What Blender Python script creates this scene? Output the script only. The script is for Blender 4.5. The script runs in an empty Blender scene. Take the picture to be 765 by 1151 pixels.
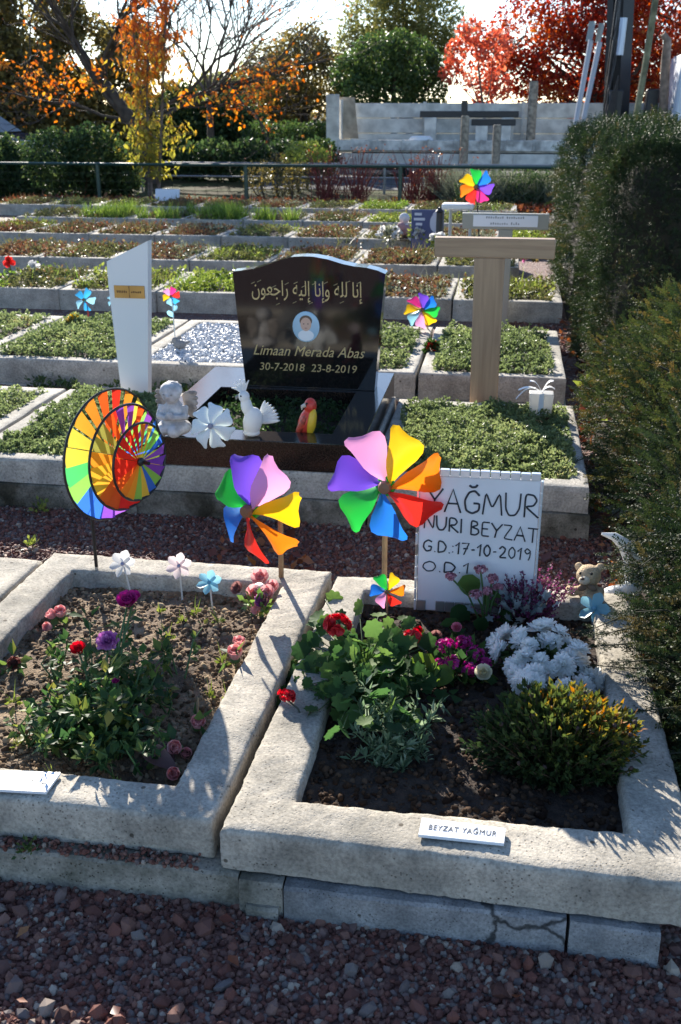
import bpy, math, random
import numpy as np
from mathutils import Vector, Matrix

# ------------------------------------------------------------------ camera, light, exposure
R = math.radians
sc = bpy.context.scene
COL = sc.collection
CAM_H, PITCH, YAW = 1.6, 21.098, 8.89
cam = bpy.data.cameras.new('camera')
cam.sensor_fit = 'VERTICAL'; cam.sensor_height = 36.0; cam.lens = 36.0 * 1178 / 1151
cam.clip_start = 0.05; cam.clip_end = 900
cam.dof.use_dof = True; cam.dof.focus_distance = 3.1; cam.dof.aperture_fstop = 7.5
cam_o = bpy.data.objects.new('camera', cam); COL.objects.link(cam_o)
cam_o.location = (0, 0, CAM_H); cam_o.rotation_euler = (R(90 - PITCH), 0, R(YAW))
sc.camera = cam_o

SUN_EL, SUN_AZ = 24.0, -25.0            # azimuth from +Y towards +X
world = bpy.data.worlds.new('World'); sc.world = world; world.use_nodes = True
wn = world.node_tree.nodes; wl = world.node_tree.links
sky = wn.new('ShaderNodeTexSky'); sky.sky_type = 'NISHITA'; sky.sun_disc = False
sky.sun_elevation = R(SUN_EL); sky.sun_rotation = R(SUN_AZ)
sky.air_density = 0.8; sky.dust_density = 0.15; sky.ozone_density = 2.5
wl.new(sky.outputs[0], wn['Background'].inputs['Color'])
wn['Background'].inputs['Strength'].default_value = 0.105

SD = Vector((math.sin(R(SUN_AZ)) * math.cos(R(SUN_EL)), math.cos(R(SUN_AZ)) * math.cos(R(SUN_EL)), math.sin(R(SUN_EL))))
sun = bpy.data.lights.new('sun', 'SUN'); sun.energy = 5.0; sun.angle = R(0.5); sun.color = (1.0, 0.93, 0.82)
sun_o = bpy.data.objects.new('sun', sun); COL.objects.link(sun_o)
sun_o.rotation_euler = SD.to_track_quat('Z', 'Y').to_euler()

sc.view_settings.view_transform = 'Standard'; sc.view_settings.look = 'None'
sc.view_settings.exposure = 1.32; sc.view_settings.gamma = 1.0; sc.view_settings.use_curve_mapping = False
sc.render.engine = 'CYCLES'
sc.cycles.use_denoising = True; sc.cycles.max_bounces = 8; sc.cycles.transparent_max_bounces = 8
sc.cycles.sample_clamp_indirect = 6.0

# ------------------------------------------------------------------ helpers
rng = np.random.default_rng(7)
random.seed(7)
_pc, _ps = math.cos(R(PITCH)), math.sin(R(PITCH)); _yc, _ys = math.cos(R(YAW)), math.sin(R(YAW))
def _ray(u, v):                          # direction through a point of the 765x1151 photograph (used for surveying only)
    x = u - 382.5; y = -(v - 575.5)
    ff = 1178 * _pc + y * _ps
    return np.array([x * _yc - ff * _ys, x * _ys + ff * _yc, -1178 * _ps + y * _pc])
def P(u, v, z=0.0):
    r = _ray(u, v); t = (z - CAM_H) / r[2]
    return Vector((r[0] * t, r[1] * t, z))
def PY(u, v, Y):
    r = _ray(u, v); t = Y / r[1]
    return Vector((r[0] * t, Y, CAM_H + r[2] * t))

def vnoise(p, scale=1.0, seed=0):
    p = np.asarray(p, float) * scale + seed * 17.31 + 1000.0
    i = np.floor(p).astype(np.int64); f = p - i; f = f * f * (3 - 2 * f)
    def h(a, b, c):
        n = (a * 73856093) ^ (b * 19349663) ^ (c * 83492791)
        n = (n ^ (n >> 13)) * 1274126177 & 0x7fffffff
        return ((n >> 7) & 0xffff) / 65535.0
    r = 0
    for dx in (0, 1):
        for dy in (0, 1):
            for dz in (0, 1):
                w = (f[..., 0] if dx else 1 - f[..., 0]) * (f[..., 1] if dy else 1 - f[..., 1]) * (f[..., 2] if dz else 1 - f[..., 2])
                r = r + w * h(i[..., 0] + dx, i[..., 1] + dy, i[..., 2] + dz)
    return r
def fbm(p, scale, seed=0, octaves=3):
    s = 0; a = 1.0; t = 0
    for k in range(octaves):
        s = s + a * vnoise(p, scale * 2 ** k, seed + k); t += a; a *= .5
    return s / t

class M:
    """collects geometry, then becomes ONE mesh object"""
    def __init__(self): self.V = []; self.F = []; self.R = []; self.n = 0
    def add(self, V, F, mat=0, rnd=0.5):
        V = np.asarray(V, float).reshape(-1, 3); n = len(V)
        self.V.append(V); self.R.append(np.broadcast_to(np.asarray(rnd, float), (n,)).copy())
        if isinstance(F, np.ndarray): self.F.append((F + self.n, mat))
        else:
            by = {}
            for f in F: by.setdefault(len(f), []).append(f)
            for k, fs in by.items(): self.F.append((np.array(fs, np.int64) + self.n, mat))
        self.n += n
        return self
    def mesh(self, name, mats, smooth=True, off=(0, 0, 0)):
        me = bpy.data.meshes.new(name)
        V = np.concatenate(self.V) - np.array(off)
        me.vertices.add(len(V)); me.vertices.foreach_set('co', V.astype(np.float32).ravel())
        tot = np.concatenate([np.full(len(a), a.shape[1]) for a, _ in self.F]); idx = np.concatenate([a.ravel() for a, _ in self.F])
        mi = np.concatenate([np.full(len(a), m) for a, m in self.F])
        me.loops.add(len(idx)); me.loops.foreach_set('vertex_index', idx.astype(np.int32))
        me.polygons.add(len(tot)); me.polygons.foreach_set('loop_start', np.concatenate([[0], np.cumsum(tot)[:-1]]).astype(np.int32))
        me.polygons.foreach_set('material_index', mi.astype(np.int32))
        me.polygons.foreach_set('use_smooth', np.full(len(tot), bool(smooth)))
        at = me.attributes.new('rnd', 'FLOAT', 'POINT'); at.data.foreach_set('value', np.concatenate(self.R).astype(np.float32))
        for m in (mats if isinstance(mats, (list, tuple)) else [mats]): me.materials.append(m)
        me.update(calc_edges=True); me.validate()
        return me
    def build(self, name, mats, parent=None, smooth=True, sharp=None):
        """a part (parent given) or a top-level object whose origin is its base; all coordinates are world ones unless the parent is local"""
        if parent is None:
            V = np.concatenate(self.V); off = np.array([(V[:, 0].min() + V[:, 0].max()) / 2, (V[:, 1].min() + V[:, 1].max()) / 2, V[:, 2].min()])
        else: off = np.array(WORLD.get(root_of(parent).name, (0, 0, 0)))
        me = self.mesh(name, mats, smooth, off)
        if sharp is None and smooth and len(me.vertices) < 500: sharp = 42
        if sharp:
            try: me.set_sharp_from_angle(angle=R(sharp))
            except Exception: pass
        o = bpy.data.objects.new(name, me); COL.objects.link(o)
        if parent is None: o.location = off; WORLD[o.name] = tuple(off)
        else: o.parent = parent
        return o
WORLD = {}
def root_of(o):
    while o.parent: o = o.parent
    return o
def tag(o, label=None, cat=None, group=None, kind=None):
    if label: o['label'] = label
    if cat: o['category'] = cat
    if group: o['group'] = group
    if kind: o['kind'] = kind
    return o
def thing(name, label, cat, loc=(0, 0, 0), group=None, world=True):
    o = bpy.data.objects.new(name, None); COL.objects.link(o); o.location = loc; o.empty_display_size = .05
    if world: WORLD[o.name] = tuple(loc)
    return tag(o, label, cat, group)
def copy_tree(o, parent=None):
    c = o.copy(); COL.objects.link(c); c.parent = parent
    for ch in list(o.children): copy_tree(ch, c)
    return c

# --- shapes
def box(x0, x1, y0, y1, z0, z1):
    V = [(x, y, z) for z in (z0, z1) for y in (y0, y1) for x in (x0, x1)]
    return np.array(V, float), [(0, 2, 3, 1), (4, 5, 7, 6), (0, 1, 5, 4), (2, 6, 7, 3), (0, 4, 6, 2), (1, 3, 7, 5)]
def bbox(x0, x1, y0, y1, z0, z1, b=.004):
    """box with chamfered edges"""
    c = np.array([(x0 + x1) / 2, (y0 + y1) / 2, (z0 + z1) / 2]); h = np.array([x1 - x0, y1 - y0, z1 - z0]) / 2
    V = []; ix = {}
    for sx in (-1, 1):
        for sy in (-1, 1):
            for sz in (-1, 1):
                s = np.array([sx, sy, sz])
                for a in range(3):
                    d = h - b; d[a] = h[a]; ix[(sx, sy, sz, a)] = len(V); V.append(c + s * d)
    F = []
    for a in range(3):
        o1, o2 = [(1, 2), (2, 0), (0, 1)][a]
        for s in (-1, 1):
            q = []
            for p, r in ((-1, -1), (1, -1), (1, 1), (-1, 1)):
                k = [0, 0, 0]; k[a] = s; k[o1] = p; k[o2] = r; q.append(ix[(*k, a)])
            F.append(q if s > 0 else q[::-1])
    for a in range(3):
        o1, o2 = [(1, 2), (2, 0), (0, 1)][a]
        for s1 in (-1, 1):
            for s2 in (-1, 1):
                k0 = [0, 0, 0]; k1 = [0, 0, 0]; k0[o1] = k1[o1] = s1; k0[o2] = k1[o2] = s2; k0[a] = -1; k1[a] = 1
                q = [ix[(*k0, o1)], ix[(*k1, o1)], ix[(*k1, o2)], ix[(*k0, o2)]]
                F.append(q if s1 * s2 < 0 else q[::-1])
    for sx in (-1, 1):
        for sy in (-1, 1):
            for sz in (-1, 1):
                t = [ix[(sx, sy, sz, a)] for a in range(3)]; F.append(t if sx * sy * sz > 0 else t[::-1])
    return np.array(V), F
def tube(path, rad, n=8, cap=True):
    path = np.asarray(path, float); k = len(path); rad = np.broadcast_to(np.asarray(rad, float), (k,))
    T = np.gradient(path, axis=0); T /= np.linalg.norm(T, axis=1)[:, None] + 1e-12
    ref = np.array([0, 0, 1.0]) if abs(T[0, 2]) < .9 else np.array([1.0, 0, 0])
    V = []; a = np.arange(n) * 2 * math.pi / n
    u = np.cross(T[0], ref); u /= np.linalg.norm(u)
    for i in range(k):
        u = u - T[i] * (u @ T[i]); u /= np.linalg.norm(u) + 1e-12; w = np.cross(T[i], u)
        V.append(path[i] + rad[i] * (np.cos(a)[:, None] * u + np.sin(a)[:, None] * w))
    V = np.concatenate(V); i, j = np.meshgrid(np.arange(k - 1), np.arange(n), indexing='ij'); i = i.ravel(); j = j.ravel(); j2 = (j + 1) % n
    F = list(map(tuple, np.stack([i * n + j, i * n + j2, (i + 1) * n + j2, (i + 1) * n + j], 1)))
    if cap: F += [tuple(range(n))[::-1], tuple(range((k - 1) * n, k * n))]
    return V, F
def lathe(prof, n=20, c=(0, 0, 0)):
    V = []; k = len(prof)
    for r, z in prof:
        for j in range(n):
            a = 2 * math.pi * j / n; V.append((c[0] + r * math.cos(a), c[1] + r * math.sin(a), c[2] + z))
    F = [(i * n + j, i * n + (j + 1) % n, (i + 1) * n + (j + 1) % n, (i + 1) * n + j) for i in range(k - 1) for j in range(n)]
    F += [tuple(range(n))[::-1], tuple(range((k - 1) * n, k * n))]
    return np.array(V), F
def ell(c, r, rot=None, nu=14, nv=9):
    V = []; r = np.broadcast_to(np.asarray(r, float), (3,))
    for i in range(nv + 1):
        t = math.pi * i / nv
        for j in range(nu):
            a = 2 * math.pi * j / nu; V.append((math.sin(t) * math.cos(a) * r[0], math.sin(t) * math.sin(a) * r[1], math.cos(t) * r[2]))
    V = np.array(V)
    if rot is not None: V = V @ np.array(rot.to_matrix() if hasattr(rot, 'to_matrix') else rot).T
    F = [(i * nu + j, (i + 1) * nu + j, (i + 1) * nu + (j + 1) % nu, i * nu + (j + 1) % nu) for i in range(nv) for j in range(nu)]
    return V + np.array(c), F
def grid(fn, nu, nv, closed_u=False):
    V = np.array([fn(i / (nu - (0 if closed_u else 1)), j / (nv - 1)) for i in range(nu) for j in range(nv)], float)
    F = []
    for i in range(nu if closed_u else nu - 1):
        for j in range(nv - 1):
            a = i * nv + j; b = ((i + 1) % nu) * nv + j; F.append((a, b, b + 1, a + 1))
    return V, F
def prism(pts, y0, y1):
    """outline in X,Z extruded along Y"""
    n = len(pts); V = [(x, y0, z) for x, z in pts] + [(x, y1, z) for x, z in pts]
    F = [tuple(range(n)), tuple(range(n, 2 * n))[::-1]] + [(i, i + n, (i + 1) % n + n, (i + 1) % n) for i in range(n)]
    return np.array(V, float), F
def xf(VF, mtx):
    V, F = VF; m = np.array(mtx); return V @ m[:3, :3].T + m[:3, 3], F
def frame_mtx(o, right, up, fwd):
    return np.array(Matrix(((right[0], up[0], fwd[0], o[0]), (right[1], up[1], fwd[1], o[1]), (right[2], up[2], fwd[2], o[2]), (0, 0, 0, 1))))
def face_mtx(o, axis, roll=0.0):
    """x right, y up, z towards 'axis' as seen by someone the axis points at"""
    a = Vector(axis).normalized(); u = Vector((0, 0, 1)); rt = u.cross(a).normalized(); u = a.cross(rt)
    m = frame_mtx(o, rt, u, a)
    return m @ np.array(Matrix.Rotation(roll, 4, 'Z'))

ICO_V = np.array([(0, -.526, .851), (.851, 0, .526), (.851, 0, -.526), (-.851, 0, -.526), (-.851, 0, .526), (-.526, .851, 0), (.526, .851, 0), (.526, -.851, 0), (-.526, -.851, 0), (0, -.526, -.851), (0, .526, -.851), (0, .526, .851)])
ICO_F = np.array([(1, 2, 6), (1, 7, 2), (3, 4, 5), (4, 3, 8), (6, 5, 11), (5, 6, 10), (9, 10, 2), (10, 9, 3), (7, 8, 9), (8, 7, 0), (11, 0, 1), (0, 11, 4), (6, 2, 10), (1, 6, 11), (3, 5, 10), (5, 4, 11), (2, 7, 9), (7, 1, 0), (3, 9, 8), (4, 8, 0)])
OCT_V = np.array([(1, 0, 0), (-1, 0, 0), (0, 1, 0), (0, -1, 0), (0, 0, 1), (0, 0, -1)], float)
OCT_F = np.array([(0, 2, 4), (2, 1, 4), (1, 3, 4), (3, 0, 4), (2, 0, 5), (1, 2, 5), (3, 1, 5), (0, 3, 5)])
def rand_rot(n):
    q = rng.normal(size=(n, 4)); q /= np.linalg.norm(q, axis=1)[:, None]; w, x, y, z = q.T
    return np.stack([np.stack([1 - 2 * (y * y + z * z), 2 * (x * y - z * w), 2 * (x * z + y * w)], 1),
                     np.stack([2 * (x * y + z * w), 1 - 2 * (x * x + z * z), 2 * (y * z - x * w)], 1),
                     np.stack([2 * (x * z - y * w), 2 * (y * z + x * w), 1 - 2 * (x * x + y * y)], 1)], 1)
def stones(m, pos, size, mat=0, ico=True, jit=.25, rnd=None):
    pos = np.asarray(pos, float); n = len(pos); TV, TF = (ICO_V, ICO_F) if ico else (OCT_V, OCT_F); k = len(TV)
    V = TV[None] * (1 + rng.uniform(-jit, jit, (n, k, 1))) * rng.uniform(.55, 1.2, (n, 1, 3))
    V = np.einsum('nij,nkj->nki', rand_rot(n), V) * np.broadcast_to(np.asarray(size, float), (n,))[:, None, None] + pos[:, None]
    rnd = rng.random(n) if rnd is None else rnd
    m.add(V.reshape(-1, 3), (TF[None] + (np.arange(n) * k)[:, None, None]).reshape(-1, 3), mat, np.repeat(rnd, k))

# leaf templates: y along the leaf, z its upper side
def T_oval(w=.32, fold=.07): return np.array([(0, 0, 0), (0, .5, -.04), (0, 1, -.05), (w, .42, fold), (-w, .42, fold)]), np.array([(0, 3, 1), (0, 1, 4), (1, 3, 2), (1, 2, 4)])
def T_kite(w=.12): return np.array([(0, 0, 0), (w, .45, .02), (0, 1, 0), (-w, .45, .02)]), np.array([(0, 1, 2), (0, 2, 3)])
def T_blade(w=.04, bend=.35):
    V = []; 
    for i, t in enumerate((0, .35, .7, 1)):
        V += [(-w * (1 - t * .9), t, -bend * t * t), (w * (1 - t * .9), t, -bend * t * t)]
    return np.array(V), np.array([(0, 1, 3, 2), (2, 3, 5, 4), (4, 5, 7, 6)])
def T_petal(w=.4, cup=.25, tipw=.6, nu=4, nv=5, notch=0.0):
    V = []
    for j in range(nv):
        t = j / (nv - 1); ww = w * (math.sin(math.pi * min(t * .62 + .06, 1)) ** .8) * (1 if t < .8 else 1 - (1 - tipw) * (t - .8) / .2)
        for i in range(nu):
            s = 2 * i / (nu - 1) - 1
            V.append((ww * s, t - (notch * (1 - abs(s)) if j == nv - 1 else .06 * s * s * t), cup * (s * s * .5 * ww / w + t * t * .6) ))
    F = [(j * nu + i, j * nu + i + 1, (j + 1) * nu + i + 1, (j + 1) * nu + i) for j in range(nv - 1) for i in range(nu - 1)]
    return np.array(V), np.array(F)
def T_lobed(n=7, depth=.22, cup=.18):
    V = [(0, .45, -.05)]; k = n * 4
    for i in range(k + 1):
        a = -math.pi / 2 + .25 + (2 * math.pi - .5) * i / k; r = .5 * (1 - depth * abs(math.cos(n * i * math.pi / k)) ** 2)
        V.append((r * math.cos(a), .45 + r * math.sin(a), cup * r * (1.4 if i % 2 else 1.0) * .8))
    V.append((0, .08, 0)); e = len(V) - 1
    F = [(0, i, i + 1) for i in range(1, k + 1)] + [(0, k + 1, e), (0, e, 1)]
    return np.array(V), np.array(F)
def scatter(m, T, pos, d, up, size, mat=0, rnd=None, roll=0.0):
    TV, TF = T; pos = np.asarray(pos, float).reshape(-1, 3); n = max(len(pos), len(np.asarray(d, float).reshape(-1, 3))); pos = np.broadcast_to(pos, (n, 3)); k = len(TV)
    d = np.broadcast_to(np.asarray(d, float), (n, 3)); d = d / (np.linalg.norm(d, axis=1)[:, None] + 1e-9)
    up = np.broadcast_to(np.asarray(up, float), (n, 3)); x = np.cross(d, up); ln = np.linalg.norm(x, axis=1)
    bad = ln < 1e-3
    if bad.any(): x = x.copy(); x[bad] = np.cross(d[bad], np.array([.31, .7, .2]))
    x /= np.linalg.norm(x, axis=1)[:, None] + 1e-9; z = np.cross(x, d)
    s = np.asarray(size, float)
    s = np.broadcast_to(s[:, None] if s.ndim == 1 and len(s) == n else s, (n, 3)) if s.ndim < 2 else s
    W = TV[None] * s[:, None, :]
    V = W[..., 0:1] * x[:, None] + W[..., 1:2] * d[:, None] + W[..., 2:3] * z[:, None] + pos[:, None]
    rnd = rng.random(n) if rnd is None else np.broadcast_to(np.asarray(rnd, float), (n,))
    m.add(V.reshape(-1, 3), (TF[None] + (np.arange(n) * k)[:, None, None]).reshape(-1, TF.shape[1]), mat, np.repeat(rnd, k))
def sph(n, up=0.0):
    v = rng.normal(size=(n, 3)); v /= np.linalg.norm(v, axis=1)[:, None]; v[:, 2] += up
    return v / np.linalg.norm(v, axis=1)[:, None]

# --- materials
MATS = {}
def nt(name):
    m = bpy.data.materials.new(name); m.use_nodes = True; t = m.node_tree
    return m, t, t.nodes['Principled BSDF']
def mat(name, col, rough=.5, metal=0.0, spec=.5, trans=0.0, var=.0, scale=8.0, bump=0.0, bscale=60.0, coat=0.0, col2=None):
    """plain material with optional blotchy variation, bump and translucency"""
    if name in MATS: return MATS[name]
    m, t, b = nt(name); N = t.nodes; L = t.links
    b.inputs['Roughness'].default_value = rough; b.inputs['Metallic'].default_value = metal; b.inputs['Specular IOR Level'].default_value = spec
    b.inputs['Coat Weight'].default_value = coat; b.inputs['Base Color'].default_value = (*col, 1)
    src = None
    if var or col2:
        tc = N.new('ShaderNodeTexCoord'); no = N.new('ShaderNodeTexNoise'); no.inputs['Scale'].default_value = scale; no.inputs['Detail'].default_value = 6
        L.new(tc.outputs['Object'], no.inputs['Vector']); cr = N.new('ShaderNodeValToRGB')
        c2 = col2 or tuple(c * (1 - var) for c in col)
        cr.color_ramp.elements[0].color = (*c2, 1); cr.color_ramp.elements[0].position = .35
        cr.color_ramp.elements[1].color = (*[min(1, c * (1 + var * .5)) for c in col], 1); cr.color_ramp.elements[1].position = .65
        L.new(no.outputs['Fac'], cr.inputs['Fac']); L.new(cr.outputs['Color'], b.inputs['Base Color']); src = cr.outputs['Color']
    if bump:
        tc = N.new('ShaderNodeTexCoord'); no = N.new('ShaderNodeTexNoise'); no.inputs['Scale'].default_value = bscale; no.inputs['Detail'].default_value = 5
        L.new(tc.outputs['Object'], no.inputs['Vector']); bp = N.new('ShaderNodeBump'); bp.inputs['Strength'].default_value = bump; bp.inputs['Distance'].default_value = .01
        L.new(no.outputs['Fac'], bp.inputs['Height']); L.new(bp.outputs['Normal'], b.inputs['Normal'])
    if trans:
        tr = N.new('ShaderNodeBsdfTranslucent'); mx = N.new('ShaderNodeMixShader'); mx.inputs[0].default_value = trans
        tr.inputs['Color'].default_value = (*col, 1)
        if src: L.new(src, tr.inputs['Color'])
        L.new(b.outputs[0], mx.inputs[1]); L.new(tr.outputs[0], mx.inputs[2]); L.new(mx.outputs[0], N['Material Output'].inputs['Surface'])
    MATS[name] = m
    return m
def leafmat(name, stops, rough=.45, trans=.45, spec=.4, tboost=1.5):
    """each leaf takes its own colour from a ramp by its 'rnd' value"""
    if name in MATS: return MATS[name]
    m, t, b = nt(name); N = t.nodes; L = t.links
    a = N.new('ShaderNodeAttribute'); a.attribute_name = 'rnd'; cr = N.new('ShaderNodeValToRGB'); e = cr.color_ramp.elements
    while len(e) < len(stops): e.new(.5)
    for i, (p, c) in enumerate(stops): e[i].position = p; e[i].color = (*c, 1)
    L.new(a.outputs['Fac'], cr.inputs['Fac']); L.new(cr.outputs['Color'], b.inputs['Base Color'])
    b.inputs['Roughness'].default_value = rough; b.inputs['Specular IOR Level'].default_value = spec
    if trans:
        tr = N.new('ShaderNodeBsdfTranslucent'); mx = N.new('ShaderNodeMixShader'); mx.inputs[0].default_value = trans
        hs = N.new('ShaderNodeHueSaturation'); hs.inputs['Value'].default_value = tboost; hs.inputs['Saturation'].default_value = 1.1
        L.new(cr.outputs['Color'], hs.inputs['Color']); L.new(hs.outputs['Color'], tr.inputs['Color'])
        L.new(b.outputs[0], mx.inputs[1]); L.new(tr.outputs[0], mx.inputs[2]); L.new(mx.outputs[0], N['Material Output'].inputs['Surface'])
    MATS[name] = m
    return m
def concrete(name, c1=(.40, .37, .32), c2=(.26, .245, .22), pit=.5, stain=0.0, scale=1.0, cracks=False):
    m, t, b = nt(name); N = t.nodes; L = t.links
    tc = N.new('ShaderNodeTexCoord')
    def noise(s, d=6):
        n = N.new('ShaderNodeTexNoise'); n.inputs['Scale'].default_value = s * scale; n.inputs['Detail'].default_value = d; n.inputs['Roughness'].default_value = .65
        L.new(tc.outputs['Object'], n.inputs['Vector']); return n
    def ramp(src, p0, a, p1, c):
        r = N.new('ShaderNodeValToRGB'); r.color_ramp.elements[0].position = p0; r.color_ramp.elements[0].color = (*a, 1); r.color_ramp.elements[1].position = p1; r.color_ramp.elements[1].color = (*c, 1)
        L.new(src, r.inputs['Fac']); return r
    def mul(a, bb, f=1.0):
        x = N.new('ShaderNodeMix'); x.data_type = 'RGBA'; x.blend_type = 'MULTIPLY'; x.inputs['Factor'].default_value = f
        L.new(a, x.inputs[6]); L.new(bb, x.inputs[7]); return x.outputs[2]
    base = mul(ramp(noise(9).outputs['Fac'], .36, c2, .64, c1).outputs['Color'], ramp(noise(2.3, 4).outputs['Fac'], .35, (.74, .73, .70), .62, (1.08, 1.07, 1.05)).outputs['Color'])
    fine = ramp(noise(120, 3).outputs['Fac'], .3, (.62, .62, .62), .62, (1.05, 1.05, 1.05)).outputs['Color']
    vo = N.new('ShaderNodeTexVoronoi'); vo.inputs['Scale'].default_value = 95 * scale; L.new(tc.outputs['Object'], vo.inputs['Vector'])
    pits = ramp(vo.outputs['Distance'], .13, (.30, .28, .26), .24, (1, 1, 1))
    msk = ramp(noise(6, 2).outputs['Fac'], .45, (0, 0, 0), .6, (1, 1, 1))
    x = N.new('ShaderNodeMix'); x.data_type = 'RGBA'; x.blend_type = 'MULTIPLY'; L.new(msk.outputs['Color'], x.inputs['Factor'])
    v2 = N.new('ShaderNodeTexVoronoi'); v2.inputs['Scale'].default_value = 33 * scale; L.new(tc.outputs['Object'], v2.inputs['Vector']); s2 = N.new('ShaderNodeSeparateColor'); L.new(v2.outputs['Color'], s2.inputs[0])
    big = N.new('ShaderNodeMath'); big.operation = 'ADD'; L.new(v2.outputs['Distance'], big.inputs[0]); L.new(s2.outputs[0], big.inputs[1])
    fine = mul(fine, ramp(big.outputs[0], .17, (.30, .28, .26), .24, (1, 1, 1)).outputs['Color'])
    L.new(mul(base, fine), x.inputs[6]); L.new(pits.outputs['Color'], x.inputs[7]); out = x.outputs[2]
    if stain:
        st = ramp(noise(3.2, 8).outputs['Fac'], .50 - stain * .12, (.22, .21, .16), .53, (1, 1, 1)); out = mul(out, st.outputs['Color'], .9)
    if cracks:
        mp = N.new('ShaderNodeVectorMath'); mp.operation = 'MULTIPLY_ADD'; mp.inputs[1].default_value = (.12, .12, .12); L.new(noise(7, 3).outputs['Color'], mp.inputs[0]); L.new(tc.outputs['Object'], mp.inputs[2])
        ve = N.new('ShaderNodeTexVoronoi'); ve.feature = 'DISTANCE_TO_EDGE'; ve.inputs['Scale'].default_value = 1.15; L.new(mp.outputs[0], ve.inputs['Vector'])
        out = mul(out, ramp(ve.outputs['Distance'], .003, (.18, .18, .18), .009, (1, 1, 1)).outputs['Color'])
    L.new(out, b.inputs['Base Color']); b.inputs['Roughness'].default_value = .9; b.inputs['Specular IOR Level'].default_value = .25
    bp = N.new('ShaderNodeBump'); bp.inputs['Strength'].default_value = .5; bp.inputs['Distance'].default_value = .004
    ad = N.new('ShaderNodeMath'); ad.operation = 'ADD'; L.new(noise(140, 4).outputs['Fac'], ad.inputs[0]); L.new(pits.outputs['Color'], ad.inputs[1])
    L.new(ad.outputs[0], bp.inputs['Height']); L.new(bp.outputs['Normal'], b.inputs['Normal'])
    MATS[name] = m
    return m
def gravelmat(name, scale, stops):
    m, t, b = nt(name); N = t.nodes; L = t.links
    tc = N.new('ShaderNodeTexCoord'); vo = N.new('ShaderNodeTexVoronoi'); vo.inputs['Scale'].default_value = scale; L.new(tc.outputs['Object'], vo.inputs['Vector'])
    cr = N.new('ShaderNodeValToRGB'); e = cr.color_ramp.elements
    while len(e) < len(stops): e.new(.5)
    for i, (p, c) in enumerate(stops): e[i].position = p; e[i].color = (*c, 1)
    sp = N.new('ShaderNodeSeparateColor'); L.new(vo.outputs['Color'], sp.inputs[0]); L.new(sp.outputs[0], cr.inputs['Fac']); L.new(cr.outputs['Color'], b.inputs['Base Color'])
    bp = N.new('ShaderNodeBump'); bp.inputs['Strength'].default_value = 1; bp.inputs['Distance'].default_value = .012; bp.invert = True
    L.new(vo.outputs['Distance'], bp.inputs['Height']); L.new(bp.outputs['Normal'], b.inputs['Normal']); b.inputs['Roughness'].default_value = .8
    MATS[name] = m
    return m
def text_vf(body, size, shear=0.0, depth=.0008, spacing=1.0, align='CENTER', fat=0.0):
    c = bpy.data.curves.new('lettering', 'FONT'); c.body = body; c.size = size; c.shear = shear; c.extrude = depth; c.align_x = align; c.space_character = spacing; c.offset = fat
    c.resolution_u = 3
    o = bpy.data.objects.new('lettering', c); COL.objects.link(o)
    dg = bpy.context.evaluated_depsgraph_get(); me = bpy.data.meshes.new_from_object(o.evaluated_get(dg))
    V = np.array([v.co[:] for v in me.vertices]).reshape(-1, 3); F = [tuple(p.vertices) for p in me.polygons]
    bpy.data.objects.remove(o); bpy.data.curves.remove(c); bpy.data.meshes.remove(me)
    return V, F
def blend(prims, voxel=.004, it=3):
    """several solids melted into one continuous skin"""
    m = M()
    for V, F in prims: m.add(V, F)
    o = m.build('melt', [], None); off = np.array(o.location)
    md = o.modifiers.new('r', 'REMESH'); md.mode = 'VOXEL'; md.voxel_size = voxel
    ms = o.modifiers.new('s', 'SMOOTH'); ms.iterations = it; ms.factor = .5
    dg = bpy.context.evaluated_depsgraph_get(); me = bpy.data.meshes.new_from_object(o.evaluated_get(dg))
    V = np.array([v.co[:] for v in me.vertices]) + off; F = [tuple(p.vertices) for p in me.polygons]
    bpy.data.objects.remove(o); bpy.data.meshes.remove(me)
    return V, F
# ------------------------------------------------------------------ materials used again and again
C_near = concrete('concrete_pale', (.545, .495, .415), (.35, .325, .28), stain=0)
C_row = concrete('concrete_row', (.57, .53, .465), (.39, .37, .335), scale=.8)
C_foot = concrete('concrete_damp', (.36, .33, .28), (.15, .145, .115), stain=1)
C_stone = concrete('bluestone', (.36, .36, .36), (.22, .225, .235), scale=1.4, cracks=True)
G_STOPS = [(0, (.07, .03, .024)), (.25, (.18, .066, .047)), (.48, (.125, .064, .053)), (.70, (.24, .115, .082)), (.86, (.13, .11, .108)), (.96, (.27, .21, .17)), (1, (.42, .35, .28))]
Gravel = gravelmat('red_gravel', 70, G_STOPS)
Stone = leafmat('gravel_stone', G_STOPS, rough=.75, trans=0, spec=.3)
Soil = mat('garden_soil', (.042, .026, .017), .95, var=.55, scale=40, bump=.8, bscale=120)
SoilDry = mat('dry_soil', (.235, .165, .10), .95, var=.55, scale=7, bump=1, bscale=140, col2=(.06, .038, .024))
Clod = leafmat('soil_clod', [(0, (.022, .013, .009)), (.6, (.055, .033, .02)), (1, (.11, .07, .045))], rough=.95, trans=0, spec=.1)
ClodDry = leafmat('dry_clod', [(0, (.06, .038, .024)), (.6, (.19, .13, .08)), (1, (.33, .25, .16))], rough=.95, trans=0, spec=.1)
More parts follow.
